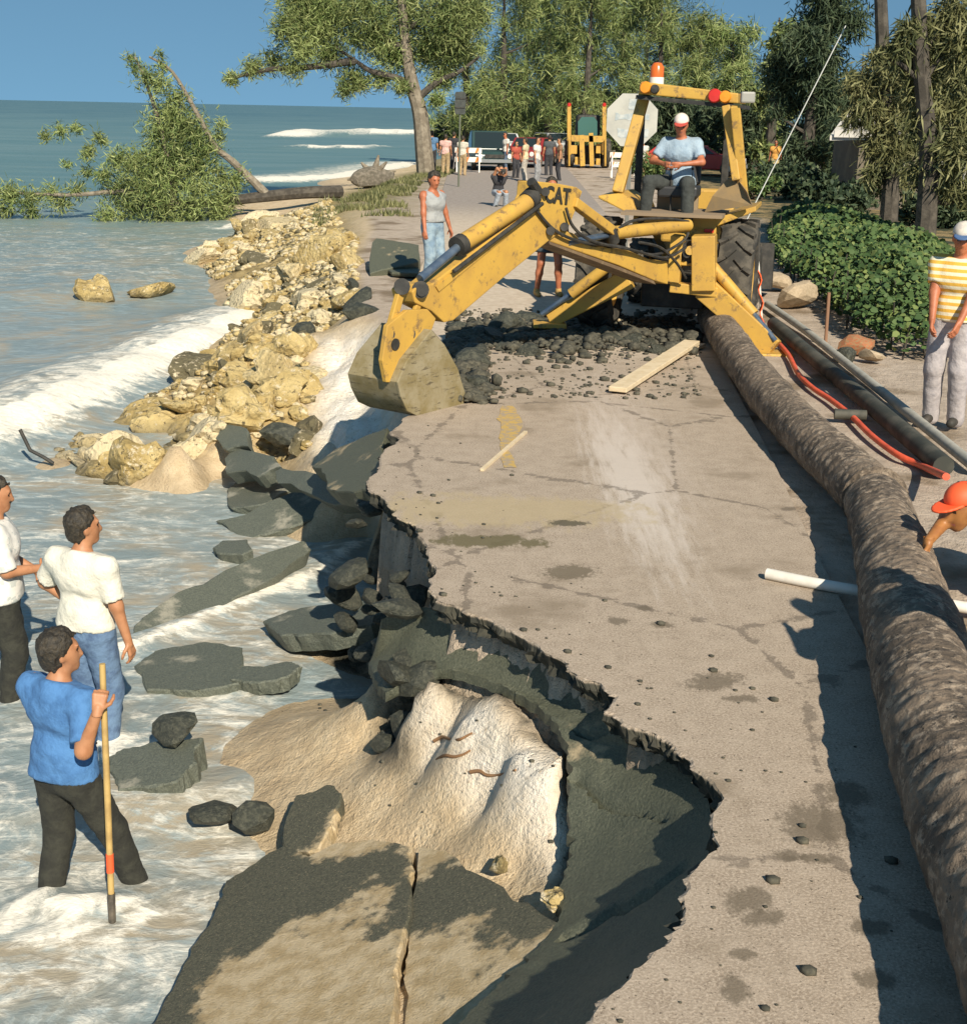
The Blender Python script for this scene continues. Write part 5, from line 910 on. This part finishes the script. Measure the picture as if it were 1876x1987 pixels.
def limb(m, pts, r0, r1, base): 
    pts = spline([Vector(p) - Vector(base) for p in pts], 4); m.tube(pts, list(np.linspace(r0, r1, len(pts))), 8)
# the big shade tree on the far bank
Y0 = 60; base = V(828, 332, Y0); base[2] = tz(base[0], base[1]) - .1; T_ = empty('shade_tree', base, 'tall tree with a bare leaning trunk beside the distant onlookers', 'tree')
m = MB(); limb(m, [base - [0, 0, .2], V(822, 290, Y0), V(815, 220, Y0), V(800, 165, Y0), V(790, 110, Y0), V(782, 40, Y0), V(776, -40, Y0)], .42, .16, base); m.build('trunk', BARK, T_, True)
for q in ([(800, 165), (765, 150), (720, 138), (690, 118), (650, 90)], [(812, 190), (850, 158), (890, 140), (930, 110)], [(790, 100), (740, 70), (690, 40)], [(785, 60), (840, 20), (880, -10)], [(690, 118), (600, 130), (520, 135), (440, 155)]):
    m = MB(); limb(m, [V(x, y, Y0) for x, y in q], .17, .05, base); m.build('branch', DBARK, T_, True)
CL = [(590, 12, 45), (650, 25, 50), (715, 15, 55), (560, 55, 30), (590, 95, 28), (530, 118, 26), (490, 132, 18), (450, 152, 14), (570, 132, 24), (640, 105, 26), (620, 60, 30), (680, 145, 24), (672, 172, 18), (735, 75, 40), (790, 15, 60), (700, 160, 18), (740, 155, 18), (860, 40, 55), (830, 95, 38), (770, 110, 30), (900, 15, 60), (880, 100, 38), (860, 150, 22), (690, 75, 24), (780, 170, 16), (846, 195, 16)]
for k in range(3):
    leaves('foliage', pc(CL[k::3], Y0), 15000, .34, .04, (PINE, PINEB, PINE)[k], T_, .15, 40 + k, base, 'stuff')
# the toppled tree lying out into the surf
Y0 = 50; base = V(590, 375, Y0); T_ = empty('fallen_tree', base, 'green tree toppled from the bank with its crown lying in the surf', 'tree')
m = MB(); limb(m, [V(660, 372, Y0 + 1), V(590, 374, Y0), V(500, 383, Y0), V(420, 392, Y0), V(340, 398, Y0), V(270, 400, Y0)], .24, .12, base); m.build('trunk', DBARK, T_, True)
for q, a in (([(520, 380), (490, 350), (450, 312), (418, 284), (380, 215), (335, 140), (290, 110)], .17), ([(350, 396), (310, 390), (240, 372), (150, 378), (60, 376), (-40, 370)], .13), ([(340, 398), (330, 330), (310, 240), (280, 150), (262, 110)], .12)):
    m = MB(); limb(m, [V(x, y, Y0) for x, y in q], a, .035, base); m.build('branch', BARK, T_, True)
CL = [(252, 112, 9), (264, 130, 10), (312, 105, 8), (316, 128, 10), (285, 150, 18), (310, 165, 18), (345, 190, 18), (330, 220, 28), (350, 250, 32), (310, 255, 24), (375, 260, 28), (400, 285, 24), (340, 300, 38), (300, 310, 28), (260, 320, 24), (230, 310, 18), (380, 320, 30), (330, 350, 40), (280, 360, 34), (390, 370, 30), (430, 345, 20), (460, 350, 18), (440, 380, 20), (430, 400, 20), (230, 370, 26), (260, 400, 30), (320, 410, 36), (370, 420, 26), (420, 420, 18), (210, 420, 20), (240, 440, 14), (170, 300, 10), (190, 265, 10), (120, 255, 12), (90, 265, 9), (150, 250, 9), (175, 290, 10), (200, 340, 14), (150, 370, 16), (100, 375, 16), (60, 385, 18), (20, 385, 18), (120, 395, 16), (60, 410, 14), (10, 410, 14), (430, 240, 9), (427, 265, 9), (200, 275, 8), (170, 335, 10), (130, 320, 8), (20, 370, 14), (-30, 390, 20)]
for k in range(2): leaves('foliage', [(c, q * 1.3) for c, q in pc(CL[k::2], Y0)], 14000, .30, .036, (PINE, PINEB)[k], T_, .1, 50 + k, base, 'stuff')
# stump on the far bank
base = V(725, 338, 56); base[2] = tz(base[0], base[1]); T_ = empty('tree_stump', base, 'grey upturned tree stump with ragged roots on the far bank', 'stump'); me = rock_mesh('stump', 401, M('grey_driftwood', (.11, .095, .07), (.20, .17, .13), 6, .9, .6), 3, .4, 1.0); o = link(bpy.data.objects.new('stump_body', me), T_); o.scale = (.75, .5, .6); o.location = (0, 0, .35)
for i, q in enumerate(((-.5, 0, 1.0), (.2, .1, 1.3), (.9, 0, .7), (1.3, 0, .25), (-1.1, .2, .3), (.55, -.2, 1.05))):
    m = MB(); m.tube([Vector((0, 0, .3)), Vector(q) * .5 + Vector((0, 0, .25)), Vector(q)], [.22, .13, .04], 7); m.build('root', BARK, T_, True)
# background trees: tall feathery pines behind the cars and the digger
def tree(px, Yd, top, wpx, mat, label, group, n=5200, seed=1, ln=.5, wd=.14, low=.12, trunk=DBARK, cone_=.5, gap=0.0, droop=.25):
    r = np.random.default_rng(seed); base = V(px, 335, Yd); base[2] = -.1; tp = V(px, top, Yd)[2]; R = wpx * Yd / FOC / 2; T_ = empty('pine_tree', base, label, 'tree', group)
    m = MB(); lean = r.normal(0, .3, 2); m.tube([Vector((0, 0, -.2)), Vector((lean[0] * .4, lean[1] * .4, tp * .45)), Vector((lean[0], lean[1], tp * .97))], [.30, .2, .04], 8); m.build('trunk', trunk, T_, True); CLs = []
    for k in range(int(26 + R * 5)):
        h = r.uniform(low, 1) ; rr_ = R * (1 - cone_ * h) * (1.05 if h > low + .1 else .7) * r.uniform(.15, 1.0); t = r.uniform(0, 6.28); CLs.append((np.array([math.cos(t) * rr_ + lean[0] * h, math.sin(t) * rr_ + lean[1] * h, h * tp]), R * r.uniform(.16, .34)))
    for k in range(7):
        c = CLs[r.integers(len(CLs))][0]; m = MB(); m.tube([Vector((lean[0] * .5, lean[1] * .5, max(c[2] - .8, .6))), Vector(c)], [.09, .03], 5); m.build('branch', trunk, T_)
    leaves('foliage', CLs, n, ln, wd, mat, T_, droop, seed, kind='stuff'); return T_
GT = 'feathery trees beyond the parked cars'; LT = 'tall feathery green tree rising behind the cars and onlookers'
for i, (px, Yd, top, w, mat) in enumerate(((905, 100, -40, 150, PINEB), (975, 88, -60, 190, PINE), (1060, 95, -80, 200, PINEB), (1130, 84, -40, 190, PINE), (1200, 98, -70, 200, PINEB), (1275, 90, -30, 180, PINE), (1340, 100, 20, 150, PINE), (1410, 92, 60, 150, PINEB), (1010, 120, -30, 240, DARKF), (1240, 120, -30, 260, DARKF), (1400, 115, 70, 200, DARKF))):
    tree(px, Yd, top, w, mat, LT, GT, 9500, 60 + i, .62, .055, .06, cone_=.35)
GD = 'dark low trees at the back of the road'
for i, (px, Yd, top, w) in enumerate(((880, 112, 205, 90), (950, 110, 170, 150), (1060, 108, 180, 170), (1160, 106, 180, 170), (1290, 82, 190, 190), (1380, 76, 200, 160), (1460, 72, 190, 150))):
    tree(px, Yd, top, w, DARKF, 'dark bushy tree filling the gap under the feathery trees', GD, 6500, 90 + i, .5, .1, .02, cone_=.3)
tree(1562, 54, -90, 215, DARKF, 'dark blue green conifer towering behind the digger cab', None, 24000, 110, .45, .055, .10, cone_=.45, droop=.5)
tree(1490, 66, 20, 120, PINE, 'slim green tree left of the dark conifer', None, 5200, 111, .4, .11, .1)
GR_ = 'dark trees over the house on the right'
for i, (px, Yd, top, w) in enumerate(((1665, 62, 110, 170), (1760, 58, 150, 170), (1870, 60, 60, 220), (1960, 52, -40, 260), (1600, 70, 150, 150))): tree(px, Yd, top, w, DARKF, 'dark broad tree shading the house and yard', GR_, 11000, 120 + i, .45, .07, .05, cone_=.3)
# drooping olive trees in front of the house
for (px, py, Yd, CL, lab, sd) in ((1722, 452, 30.5, [(1700, 160, 40), (1740, 130, 45), (1790, 150, 45), (1840, 130, 50), (1680, 215, 34), (1720, 240, 40), (1770, 220, 42), (1830, 210, 46), (1700, 290, 34), (1735, 300, 34), (1690, 340, 22), (1760, 285, 30), (1660, 170, 22), (1710, 365, 18), (1745, 350, 20), (1870, 170, 50), (1650, 235, 18)], 'drooping olive green tree with a dark trunk before the house', 5),
                                  (1795, 470, 26, [(1850, 40, 45), (1800, 70, 34), (1876, 90, 45), (1860, 300, 40), (1820, 280, 26), (1760, 60, 22), (1880, 230, 44), (1740, 95, 20), (1700, 110, 14), (1790, 180, 38), (1800, 240, 36), (1782, 335, 26), (1835, 360, 28), (1770, 130, 30), (1876, 380, 22)], 'tall olive tree leaning in from the right edge', 6)):
    base = G(px, py, 0); base = base * 0 + np.array([V(px, py, Yd)[0], Yd, -.05]); T_ = empty('olive_tree', base, lab, 'tree'); m = MB(); limb(m, [base, V(px + 4, 380, Yd), V(px + 6, 280, Yd), V(px - 6, 160, Yd), V(px - 14, 0, Yd), V(px - 16, -120, Yd)], .22, .12, base); m.build('trunk', DBARK, T_, True)
    for j in range(0, len(CL), 2):
        x, y, q = CL[j]; m = MB(); limb(m, [V(px, min(y + 60, 380), Yd), V((px + x) / 2, y + 15, Yd), V(x, y, Yd)], .06, .02, base); m.build('branch', DBARK, T_, True)
    leaves('foliage', pc(CL, Yd), 11000, .30, .035, OLIVE, T_, .75, 130 + sd, base, 'stuff')
# hedge of broad leaves right of the digger
HP = [(1488, 470), (1500, 515), (1560, 565), (1610, 610), (1655, 655), (1720, 690), (1800, 700), (1880, 680), (1900, 560), (1800, 500), (1700, 468), (1600, 445), (1500, 440)]
HW = np.array([G(*p)[:2] for p in HP]); r = np.random.default_rng(8); hlo, hhi = HW.min(0), HW.max(0); Q = r.uniform(hlo, hhi, (80000, 2)); Q = Q[inside(Q[:, 0], Q[:, 1], HW)]; dd = segdist(Q[:, 0], Q[:, 1], np.concatenate([HW, HW[:1]])); prob = np.clip(26 / Q[:, 1], .3, 1.3); kp = r.uniform(0, 1.3, len(Q)) < prob; Q, dd = Q[kp][:20000], dd[kp][:20000]
hb = np.array([HW[:, 0].mean(), HW[:, 1].mean(), 0]); ht = (.25 + .52 * np.clip(dd / .9, 0, 1) ** .6) * (1 + .35 * fbm2(Q[:, 0], Q[:, 1], .9, 3, 3.)); hz = ht * r.uniform(0, 1, len(Q)) ** .38; n_ = len(Q)
HG = empty('hedge', hb, 'broad leaved green hedge growing between the digger and the man in stripes', 'hedge')
p = np.stack([Q[:, 0], Q[:, 1], hz], 1) - hb; a = r.normal(size=(n_, 3)); a[:, 2] *= .5; a /= np.linalg.norm(a, axis=1, keepdims=True); nn_ = np.array([.1, -.55, .8]) + r.normal(size=(n_, 3)) * .45; b = np.cross(nn_, a); b /= np.linalg.norm(b, axis=1, keepdims=True); L = r.uniform(.055, .11, (n_, 1)) * (1 + .02 * (Q[:, 1:2] - 18)); W_ = L * .8
v = np.stack([p - a * L * .5, p - a * L * .18 + b * W_ * .5, p + a * L * .28 + b * W_ * .42, p + a * L * .55, p + a * L * .28 - b * W_ * .42, p - a * L * .18 - b * W_ * .5], 1); v[:, [1, 2, 4, 5], 2] += .012; v = v.reshape(-1, 3); i0 = np.arange(n_)[:, None] * 6; f = np.concatenate([i0 + [0, 1, 2, 5], i0 + [5, 2, 3, 4]]); o = arrmesh('leaves', v, f, HEDGE_M, HG); o['kind'] = 'stuff'
m = MB()
for k in range(260):
    q = Q[r.integers(len(Q))]; h = r.uniform(.3, .7); m.tube([Vector((q[0], q[1], -.05)) - Vector(hb), Vector((q[0] + r.normal(0, .1), q[1] + r.normal(0, .1), h)) - Vector(hb)], [.014, .007], 4)
o = m.build('stems', DBARK, HG); o['kind'] = 'stuff'
# shrubs in the yard
def shrub(px, py, wpx, hpx, mat, label, group=None, n=1800, seed=1, ln=.16):
    base = G(px, py, 0); Yd = base[1]; k = Yd / FOC; r = np.random.default_rng(seed); R, H_ = wpx * k / 2, hpx * k; T_ = empty('shrub', base, label, 'shrub', group); CLs = [(np.array([r.uniform(-.8, .8) * R, r.uniform(-.7, .7) * R, H_ * r.uniform(.2, .8)]), (R * .35, R * .35, H_ * .3)) for _ in range(12)]
    m = MB()
    for j in range(6): c = CLs[j][0]; m.tube([Vector((c[0] * .2, c[1] * .2, -.05)), Vector(c)], [.03, .01], 5)
    o = m.build('stems', DBARK, T_); o['kind'] = 'stuff'; leaves('foliage', CLs, n, ln, ln * .5, mat, T_, .0, seed, kind='stuff')
GS = 'dark shrubs along the yard edge'
for i, (px, py, w, h, mat) in enumerate(((1620, 418, 130, 75, DARKF), (1700, 402, 110, 60, DARKF), (1560, 385, 120, 60, DARKF), (1500, 372, 110, 50, DARKF), (1800, 440, 150, 60, DARKF), (1890, 430, 140, 70, DARKF), (1650, 352, 120, 45, DARKF), (1560, 345, 130, 40, DARKF))): shrub(px, py, w, h, mat, 'dark leafy shrub along the edge of the yard', GS, 2600, 150 + i, .2)
shrub(1470, 385, 70, 40, HEDGE_M, 'bright green shrub showing beside the digger fender', None, 1200, 170, .16); shrub(1250, 352, 90, 50, HEDGE_M, 'low green shrub seen under the cab of the digger', None, 1200, 171, .18)
# grass on the far bank
r = np.random.default_rng(4); Q = np.stack([r.uniform(-8, 0, 30000), r.uniform(36, 66, 30000)], 1); sdv = np.where(inside(Q[:, 0], Q[:, 1], LAND), 1, -1) * segdist(Q[:, 0], Q[:, 1], EF); kp = (sdv > -1.5) & (sdv < 1.2) & (fbm2(Q[:, 0], Q[:, 1], .8, 3) > -.05); Q = Q[kp][:7000]; z = terrain(Q[:, 0], Q[:, 1]); n_ = len(Q); t = r.uniform(0, 6.28, n_); w = .035; h = r.uniform(.06, .22, n_); c_, s_ = np.cos(t) * w, np.sin(t) * w
v = np.stack([np.stack([Q[:, 0] - c_, Q[:, 1] - s_, z - .02], 1), np.stack([Q[:, 0] + c_, Q[:, 1] + s_, z - .02], 1), np.stack([Q[:, 0] + r.normal(0, .06, n_), Q[:, 1] + r.normal(0, .06, n_), z + h], 1)], 1).reshape(-1, 3)
tag(arrmesh('bank_grass', v, np.arange(n_ * 3).reshape(-1, 3), OLIVE), 'thin olive grass along the top of the far bank', None, None, 'stuff')

# ---------------------------------------------------------------- house and fence posts on the right
WALLM = M('weathered_wall', (.12, .10, .075), (.17, .14, .10), 2, .9); ROOFM = M('pale_roof', (.55, .52, .46), (.45, .42, .37), 2, .7); n_ = 0
hb = Vector(V(1790, 330, 42)); hb.z = 0; HS = empty('house', hb, 'dark walled house with a pale roof edge behind the trees on the right', 'house')
def hv(x, y, Y): return Vector(V(x, y, Y)) - hb
m = MB(); m.box((0.9, 2.0, 1.1), (5.6, 3.2, 2.3)); m.build('wall', WALLM, HS)
m = MB(); m.prism([Vector((-2.9, .1, 2.02)), Vector((4.6, .1, 2.28)), Vector((4.6, 2.2, 3.1)), Vector((-1.9, 2.2, 2.75))], (0, 0, .14)); rf = m.build('roof', ROOFM, HS)
m = MB(); m.box((.9, .02, 2.22), (7.4, .06, .2)); m.build('fascia', ROOFM, rf)
for x in (-.9, 1.1):
    m = MB(); m.box((x, .38, 1.25), (.95, .06, 1.0)); wd = m.build('window', M('window_frame', (.4, .38, .34), rough=.6), HS); m = MB(); m.box((x, .345, 1.25), (.82, .02, .86)); m.build('pane', M('dark_glass', (.02, .025, .025), rough=.08), wd)
for i, x in enumerate((1812, 1838, 1866)):
    a = V(x, 385, 36); b = V(x + 8, 308, 36); a[2] = 0; m = MB(); m.tube([Vector((0, 0, -.05)), Vector(b - a)], .028, 6); o = m.build('porch_post', ROOFM); o.location = a; tag(o, 'thin pale post standing before the dark house, %s of three' % ('leftmost', 'middle', 'rightmost')[i], 'post')
m = MB(); a, b = Vector(V(1478, 340, 26)), Vector(V(1640, 50, 28)); a2 = a + (a - b) * .42; a2.z = 0; m.tube([Vector((0, 0, 0)), b - a2], .011, 5); o = m.build('guy_wire', M('pale_wire', (.5, .5, .46), rough=.4)); o.location = a2; tag(o, 'thin pale guy wire slanting up in front of the conifer', 'wire')
m = MB(); a, b = Vector(V(1600, 400, 33)), Vector(V(1705, 412, 30)); a.z = b.z = .06; m.beam(a - a, b - a, .35, .06); o = m.build('plank', TIMBER); o.location = a; tag(o, 'pale plank lying in the yard behind the hedge', 'plank')

# ---------------------------------------------------------------- signs
SG = Vector(V(1226, 233, 22.5)); b0 = Vector((SG.x, SG.y, 0)); sgn = empty('octagonal_sign', b0, 'pale octagonal road sign behind the left post of the digger cab', 'sign'); R_ = 47 * 22.5 / FOC / math.cos(math.pi / 8)
oc = [Vector((math.cos(math.pi / 8 + i * math.pi / 4) * R_, 0, SG.z + math.sin(math.pi / 8 + i * math.pi / 4) * R_)) for i in range(8)]; m = MB(); m.prism(oc, (0, .012, 0)); pl = m.build('plate', M('faded_white_sign', (.47, .455, .39), (.39, .38, .33), 3, .6), sgn)
FADE = M('faded_grey_marks', (.34, .38, .38), (.50, .51, .47), 9, .7); Z = SG.z
for (x, z, w, h) in ((-.13, .05, .30, .12), (.19, .05, .18, .10), (.02, -.19, .5, .13), (.0, .25, .14, .16)):
    m = MB(); e = refine(np.array([(x - w / 2, z - h / 2), (x + w / 2, z - h / 2), (x + w / 2, z + h / 2), (x - w / 2, z + h / 2), (x - w / 2, z - h / 2)]), 3, .07, int(100 + x * 50))[:-1]; m.prism([Vector((p[0], -.004, Z + p[1])) for p in e], (0, .003, 0)); m.build('faded_mark', FADE, pl)
m = MB(); m.box((0, .035, Z / 2), (.06, .045, Z)); m.build('sign_post', M('galvanised_post', (.16, .16, .14), rough=.6), sgn)
b0 = Vector(V(890, 330, 50)); b0.z = 0; sgn = empty('road_sign', b0, 'dark upright sign board on a thin post, seen against the sea', 'sign'); c = Vector(V(893, 200, 50)) - b0; m = MB(); w, h = 20 * 50 / FOC, 40 * 50 / FOC
m.prism([c + Vector((sx * w / 2, 0, sz * h / 2)) for sx, sz in ((-1, -.85), (-.8, -1), (.8, -1), (1, -.85), (1, .85), (.8, 1), (-.8, 1), (-1, .85))], (0, .03, 0)); pl = m.build('board', M('dark_sign_board', (.035, .04, .035), (.06, .065, .055), 6, .6), sgn)
m = MB()
for dz in (-.2, .2): m.box(c + Vector((0, -.012, dz * h)), (w * .9, .02, .04))
m.build('brackets', BLK, pl); m = MB(); m.tube([Vector((0, .06, -.1)), c + Vector((0, .06, 0))], .035, 8); m.build('sign_post', M('green_post', (.12, .13, .09), rough=.7), sgn, True)

# ---------------------------------------------------------------- vehicles down the road
GLASS = M('dark_windscreen', (.02, .03, .032), rough=.06); TRIM = M('chrome_trim', (.55, .55, .52), rough=.25, metal=.8)
def car(px, py, Yd, rz, paint, label, cat='car', pickup=False, L=4.5, Wd=1.75, H_=1.4):
    b = V(px, py, Yd); b[2] = 0; T_ = empty('parked_' + ('pickup' if pickup else 'car'), b, label, cat, rz=rz)
    lo = [(-L / 2, .38), (-L / 2 + .05, .72), (-L / 2 + .25, .86), (-L / 2 + 1.35, .95), (L / 2 - .9, .95), (L / 2 - .1, .88), (L / 2, .7), (L / 2, .38), (L / 2 - .3, .28), (-L / 2 + .3, .28)]; m = MB(); m.prism([Vector((-Wd / 2, y, z)) for y, z in lo], (Wd, 0, 0)); m.build('body', paint, T_, bevel=.05)
    y0, y1 = (-L / 2 + 1.2, L / 2 - .5) if not pickup else (-L / 2 + 1.2, -L / 2 + 2.9); top = [(y0, .94), (y0 + .6, H_), (y1 - .45, H_), (y1, .94)]; m = MB(); k = .12
    P = [Vector((-Wd / 2 + .04, y, z)) if z < 1 else Vector((-Wd / 2 + k, y, z)) for y, z in top] + [Vector((Wd / 2 - .04, y, z)) if z < 1 else Vector((Wd / 2 - k, y, z)) for y, z in top]; m.add(P, [(0, 1, 2, 3), (7, 6, 5, 4), (0, 4, 5, 1), (1, 5, 6, 2), (2, 6, 7, 3), (3, 7, 4, 0)]); cb = m.build('cabin', paint, T_, bevel=.03)
    def pane(c, nm='window'): 
        m = MB(); ctr = sum(c, Vector()) / 4; nrm = (c[1] - c[0]).cross(c[3] - c[0]).normalized(); nrm = nrm if nrm.dot(ctr - Vector((0, (y0 + y1) / 2, 1.1))) > 0 else -nrm; m.prism([ctr + (q - ctr) * .86 + nrm * .008 for q in c], nrm * .006); m.build(nm, GLASS, cb)
    pane([P[0], P[4], P[5], P[1]], 'windscreen'); pane([P[3], P[7], P[6], P[2]], 'rear_window'); pane(P[0:4]); pane(P[4:8])
    for x in (-1, 1):
        m = MB(); m.lathe([(0, .0), (.1, .0), (.12, -.03)], (x * Wd * .36, -L / 2 - .005, .66), (0, -1, 0), 12); m.build('headlight', WHITEP, T_, True)
        m = MB(); m.box((x * Wd * .4, L / 2 + .01, .7), (.25, .03, .13)); m.build('tail_light', REDL, T_)
        for y in (-L / 2 + .85, L / 2 - .85):
            m = MB(); m.lathe([(0, .1), (.19, .1), (.2, .06), (.31, .09), (.33, .05), (.33, -.1), (0, -.1)], (x * (Wd / 2 - .07), y, .33), (x, 0, 0), 16); w_ = m.build('wheel', RUBBER, T_, True); m = MB(); m.lathe([(0, .112), (.17, .105)], (x * (Wd / 2 - .07), y, .33), (x, 0, 0), 12); m.build('hub_cap', TRIM, w_)
    m = MB(); m.box((0, -L / 2 - .03, .45), (Wd * .98, .1, .14)); m.build('bumper', TRIM, T_); m = MB(); m.box((0, -L / 2 - .012, .66), (Wd * .5, .03, .16)); m.build('grille', BLK, T_)
    return T_
def paint(n, c): return M(n, c, tuple(q * .85 for q in c), 3, .3)
car(945, 322, 66, .15, paint('dark_green_paint', (.03, .06, .055)), 'dark pickup facing us behind the striped barrier', 'pickup', True, 4.9, 1.9, 1.75); car(975, 300, 82, .2, paint('grey_white_paint', (.55, .55, .52)), 'white car parked behind the dark pickup', L=4.6); car(1030, 318, 70, -.3, paint('dark_red_paint', (.28, .03, .03)), 'dark red car parked among the onlookers')
car(1010, 296, 95, .1, paint('dark_grey_paint', (.05, .05, .055)), 'dark grey car farthest down the road'); car(1075, 305, 86, .4, paint('pale_grey_paint', (.45, .46, .45)), 'pale grey car parked left of the second yellow machine'); car(1340, 318, 64, 1.4, paint('fire_red_paint', (.45, .04, .03)), 'long red and white vehicle glimpsed through the digger cab', 'vehicle', False, 5.0, 1.9, 1.3); car(1470, 318, 80, 1.4, paint('white_paint', (.6, .58, .52)), 'white car half hidden by shrubs right of the digger cab')
# striped barriers
BW = M('white_board', (.75, .72, .64), rough=.7); BO_ = M('orange_board', (.80, .22, .04), rough=.7)
def barrier(px, py, w, label):
    b = G(px, py, 0); T_ = empty('road_barrier', b, label, 'barrier')
    for z in (.55, .95):
        m = MB(); m.box((0, 0, z), (w, .03, .22)); bd = m.build('board', BW, T_)
        for i in range(int(w / .22)):
            x = -w / 2 + .11 + i * .22
            if i % 2 == 0: m = MB(); m.prism([Vector((x - .09, -.018, z - .105)), Vector((x + .02, -.018, z - .105)), Vector((x + .10, -.018, z + .105)), Vector((x - .01, -.018, z + .105))], (0, -.004, 0)); m.build('stripe', BO_, bd)
    for sx in (-1, 1):
        for sy in (-1, 1): m = MB(); m.beam((sx * w * .42, sy * .28, 0), (sx * w * .42, sy * .03, 1.05), .05, .05); m.build('leg', BW, T_)
barrier(908, 334, 1.2, 'orange striped barrier standing before the dark pickup'); barrier(1208, 345, 1.2, 'orange striped barrier right of the second yellow machine'); 
# second yellow machine
b0 = Vector(G(1136, 326, 0)); Yd = b0.y; K = Yd / FOC; T_ = empty('wheel_loader', b0, 'second yellow machine with a green tinted cab standing farther down the road', 'loader')
def wl(x, y, dy=0): return Vector(V(x, y, Yd + dy)) - b0
for x in (1104, 1172):
    m = MB(); m.beam(wl(x, 300), wl(x, 205), 7 * K, .12, (0, 1, 0)); m.build('mast', YEL, T_); m = MB(); m.lathe([(0, .1), (.1, .05), (.1, -.08), (0, -.08)], wl(x, 203), UPV, 10); m.build('red_lamp', REDL, T_, True)
m = MB(); m.box(wl(1140, 246, 1.2), (44 * K, 1.2, 44 * K)); cb = m.build('cab', BLK, T_, bevel=.12); m = MB(); m.prism([wl(1140 + dx, 246 + dy, .55) for dx, dy in ((-19, 17), (19, 17), (19, -10), (12, -19), (-12, -19), (-19, -10))], (0, -.03, 0)); m.build('windscreen', M('green_glass', (.06, .14, .12), rough=.12), cb)
m = MB(); m.beam(wl(1130, 322), wl(1128, 262), 9 * K, .25, (0, 1, 0)); m.build('folded_boom', YEL, T_); m = MB(); m.beam(wl(1148, 322), wl(1146, 258), 8 * K, .2, (0, 1, 0)); m.build('folded_arm', YEL, T_); m = MB(); m.beam(wl(1108, 268), wl(1170, 270), .2, .3); m.build('cross_beam', YEL, T_)
m = MB(); m.box(wl(1138, 300, 1.6), (44 * K, 2.2, 34 * K)); m.build('body', BLK, T_, bevel=.05)
for px_ in ((1112, 290, 14, 16), (1162, 288, 12, 18), (1120, 312, 10, 14), (1160, 314, 8, 12)):
    m = MB(); m.box(wl(px_[0], px_[1], .25), (px_[2] * K, .2, px_[3] * K)); m.build('bracket', YEL, T_, bevel=.02)
m = MB()
for x in (1104, 1174):
    c = wl(x, 312, .9); m = MB(); R2 = .72; m.lathe([(0, .2), (R2 * .5, .2), (R2 * .9, .22), (R2, .15), (R2, -.15), (R2 * .9, -.22), (0, -.2)], (c.x, c.y, R2), (1, 0, 0), 22); m.build('wheel', RUBBER, T_, True); m = MB(); m.tube([wl(x, 322, -.2), wl(x, 270, -.2)], .05, 8); m.build('stabilizer', YEL, T_, True)

# ---------------------------------------------------------------- onlookers
def fig(px, py, face, label, sh, tr, h=1.72, **kw):
    p = G(px, py, 0); p[2] = max(tz(p[0], p[1]), -.03) if p[1] < 100 else 0
    make_person(label, p, face, None, h, .04 if p[1] > 45 else .03, cloth('shirt_cloth', sh), cloth('trouser_cloth', tr), sleeve=.6, **kw)
WH, PK, DK, BL, TN = (.72, .68, .60), (.68, .42, .36), (.04, .04, .045), (.10, .20, .34), (.42, .30, .16)
fig(838, 334, (-.2, 1), 'onlooker in a blue shirt and dark trousers next to the tree trunk', BL, DK, 1.8); fig(864, 338, (.1, 1), 'onlooker in a pink and white shirt and tan trousers by the shore', PK, TN, 1.7); fig(880, 332, (.4, 1), 'onlooker in dark clothes beside the one in pink', DK, (.06, .06, .07), 1.75); fig(897, 340, (.3, 1), 'onlooker in a pale top behind the small barrier', (.6, .55, .45), TN, 1.66)
fig(980, 332, (-.9, -.4), 'onlooker in a white top standing by the dark red car', WH, (.10, .14, .2), 1.75, skin=SKIN_RED); fig(1000, 345, (.5, -.9), 'onlooker in red sitting low among the barriers', (.4, .08, .05), DK, 1.5); fig(1018, 351, (-.9, .3), 'onlooker in pale yellow with bare arms in the middle of the group', (.66, .55, .34), (.5, .45, .38), 1.7); fig(1040, 356, (.9, -.4), 'onlooker in a white shirt with dark hair nearest the digger arm', WH, (.3, .3, .3), 1.76); fig(1064, 340, (-.2, .95), 'onlooker in dark grey right of the white shirt', (.08, .085, .09), DK, 1.74); fig(1084, 350, (-1, -.1), 'onlooker in a brown top close to the second yellow machine', (.28, .16, .09), DK, 1.7)
fig(968, 400, (.35, -.95), 'person in a black vest and pale jeans crouching on the road with a camera', DK, (.40, .44, .48), 1.7, hips=(0, -.12, .45), RA=(.16, .10, .085), LA=(-.16, .12, .085), RW=(.05, .34, 1.0), LW=(-.05, .34, 1.0), lean=.25)
cm = G(968, 400, 0)
m = MB(); m.box((0, 0, 0), (.15, .09, .10)); m.lathe([(.04, 0), (.045, .11), (0, .11)], (0, -.04, 0), (0, -1, 0), 10); o = m.build('camera', BLK); o.location = (cm[0] + .11, cm[1] - .36, 1.03); tag(o, 'small black camera held up by the crouching person', 'camera')
fig(1500, 348, (-.3, -1), 'onlooker in orange and yellow by the guy wire', (.75, .36, .08), (.5, .4, .2), 1.7, skin=SKIN_RED); fig(1582, 352, (-.2, -1), 'onlooker in a pale cream shirt alone in the yard', (.72, .60, .40), DK, 1.7); fig(1616, 352, (-.4, -.9), 'left onlooker of the close pair in pale shirts in the yard', (.74, .66, .46), DK, 1.72); fig(1636, 352, (.2, -1), 'right onlooker of the close pair in pale shirts in the yard', (.72, .64, .50), (.25, .28, .32), 1.7); fig(1650, 350, (-.7, -.7), 'onlooker in reddish clothes beside the close pair', (.5, .16, .09), (.15, .2, .28), 1.66); fig(1244, 348, (-.5, -.8), 'onlooker in white glimpsed under the digger cab', WH, TN, 1.68)
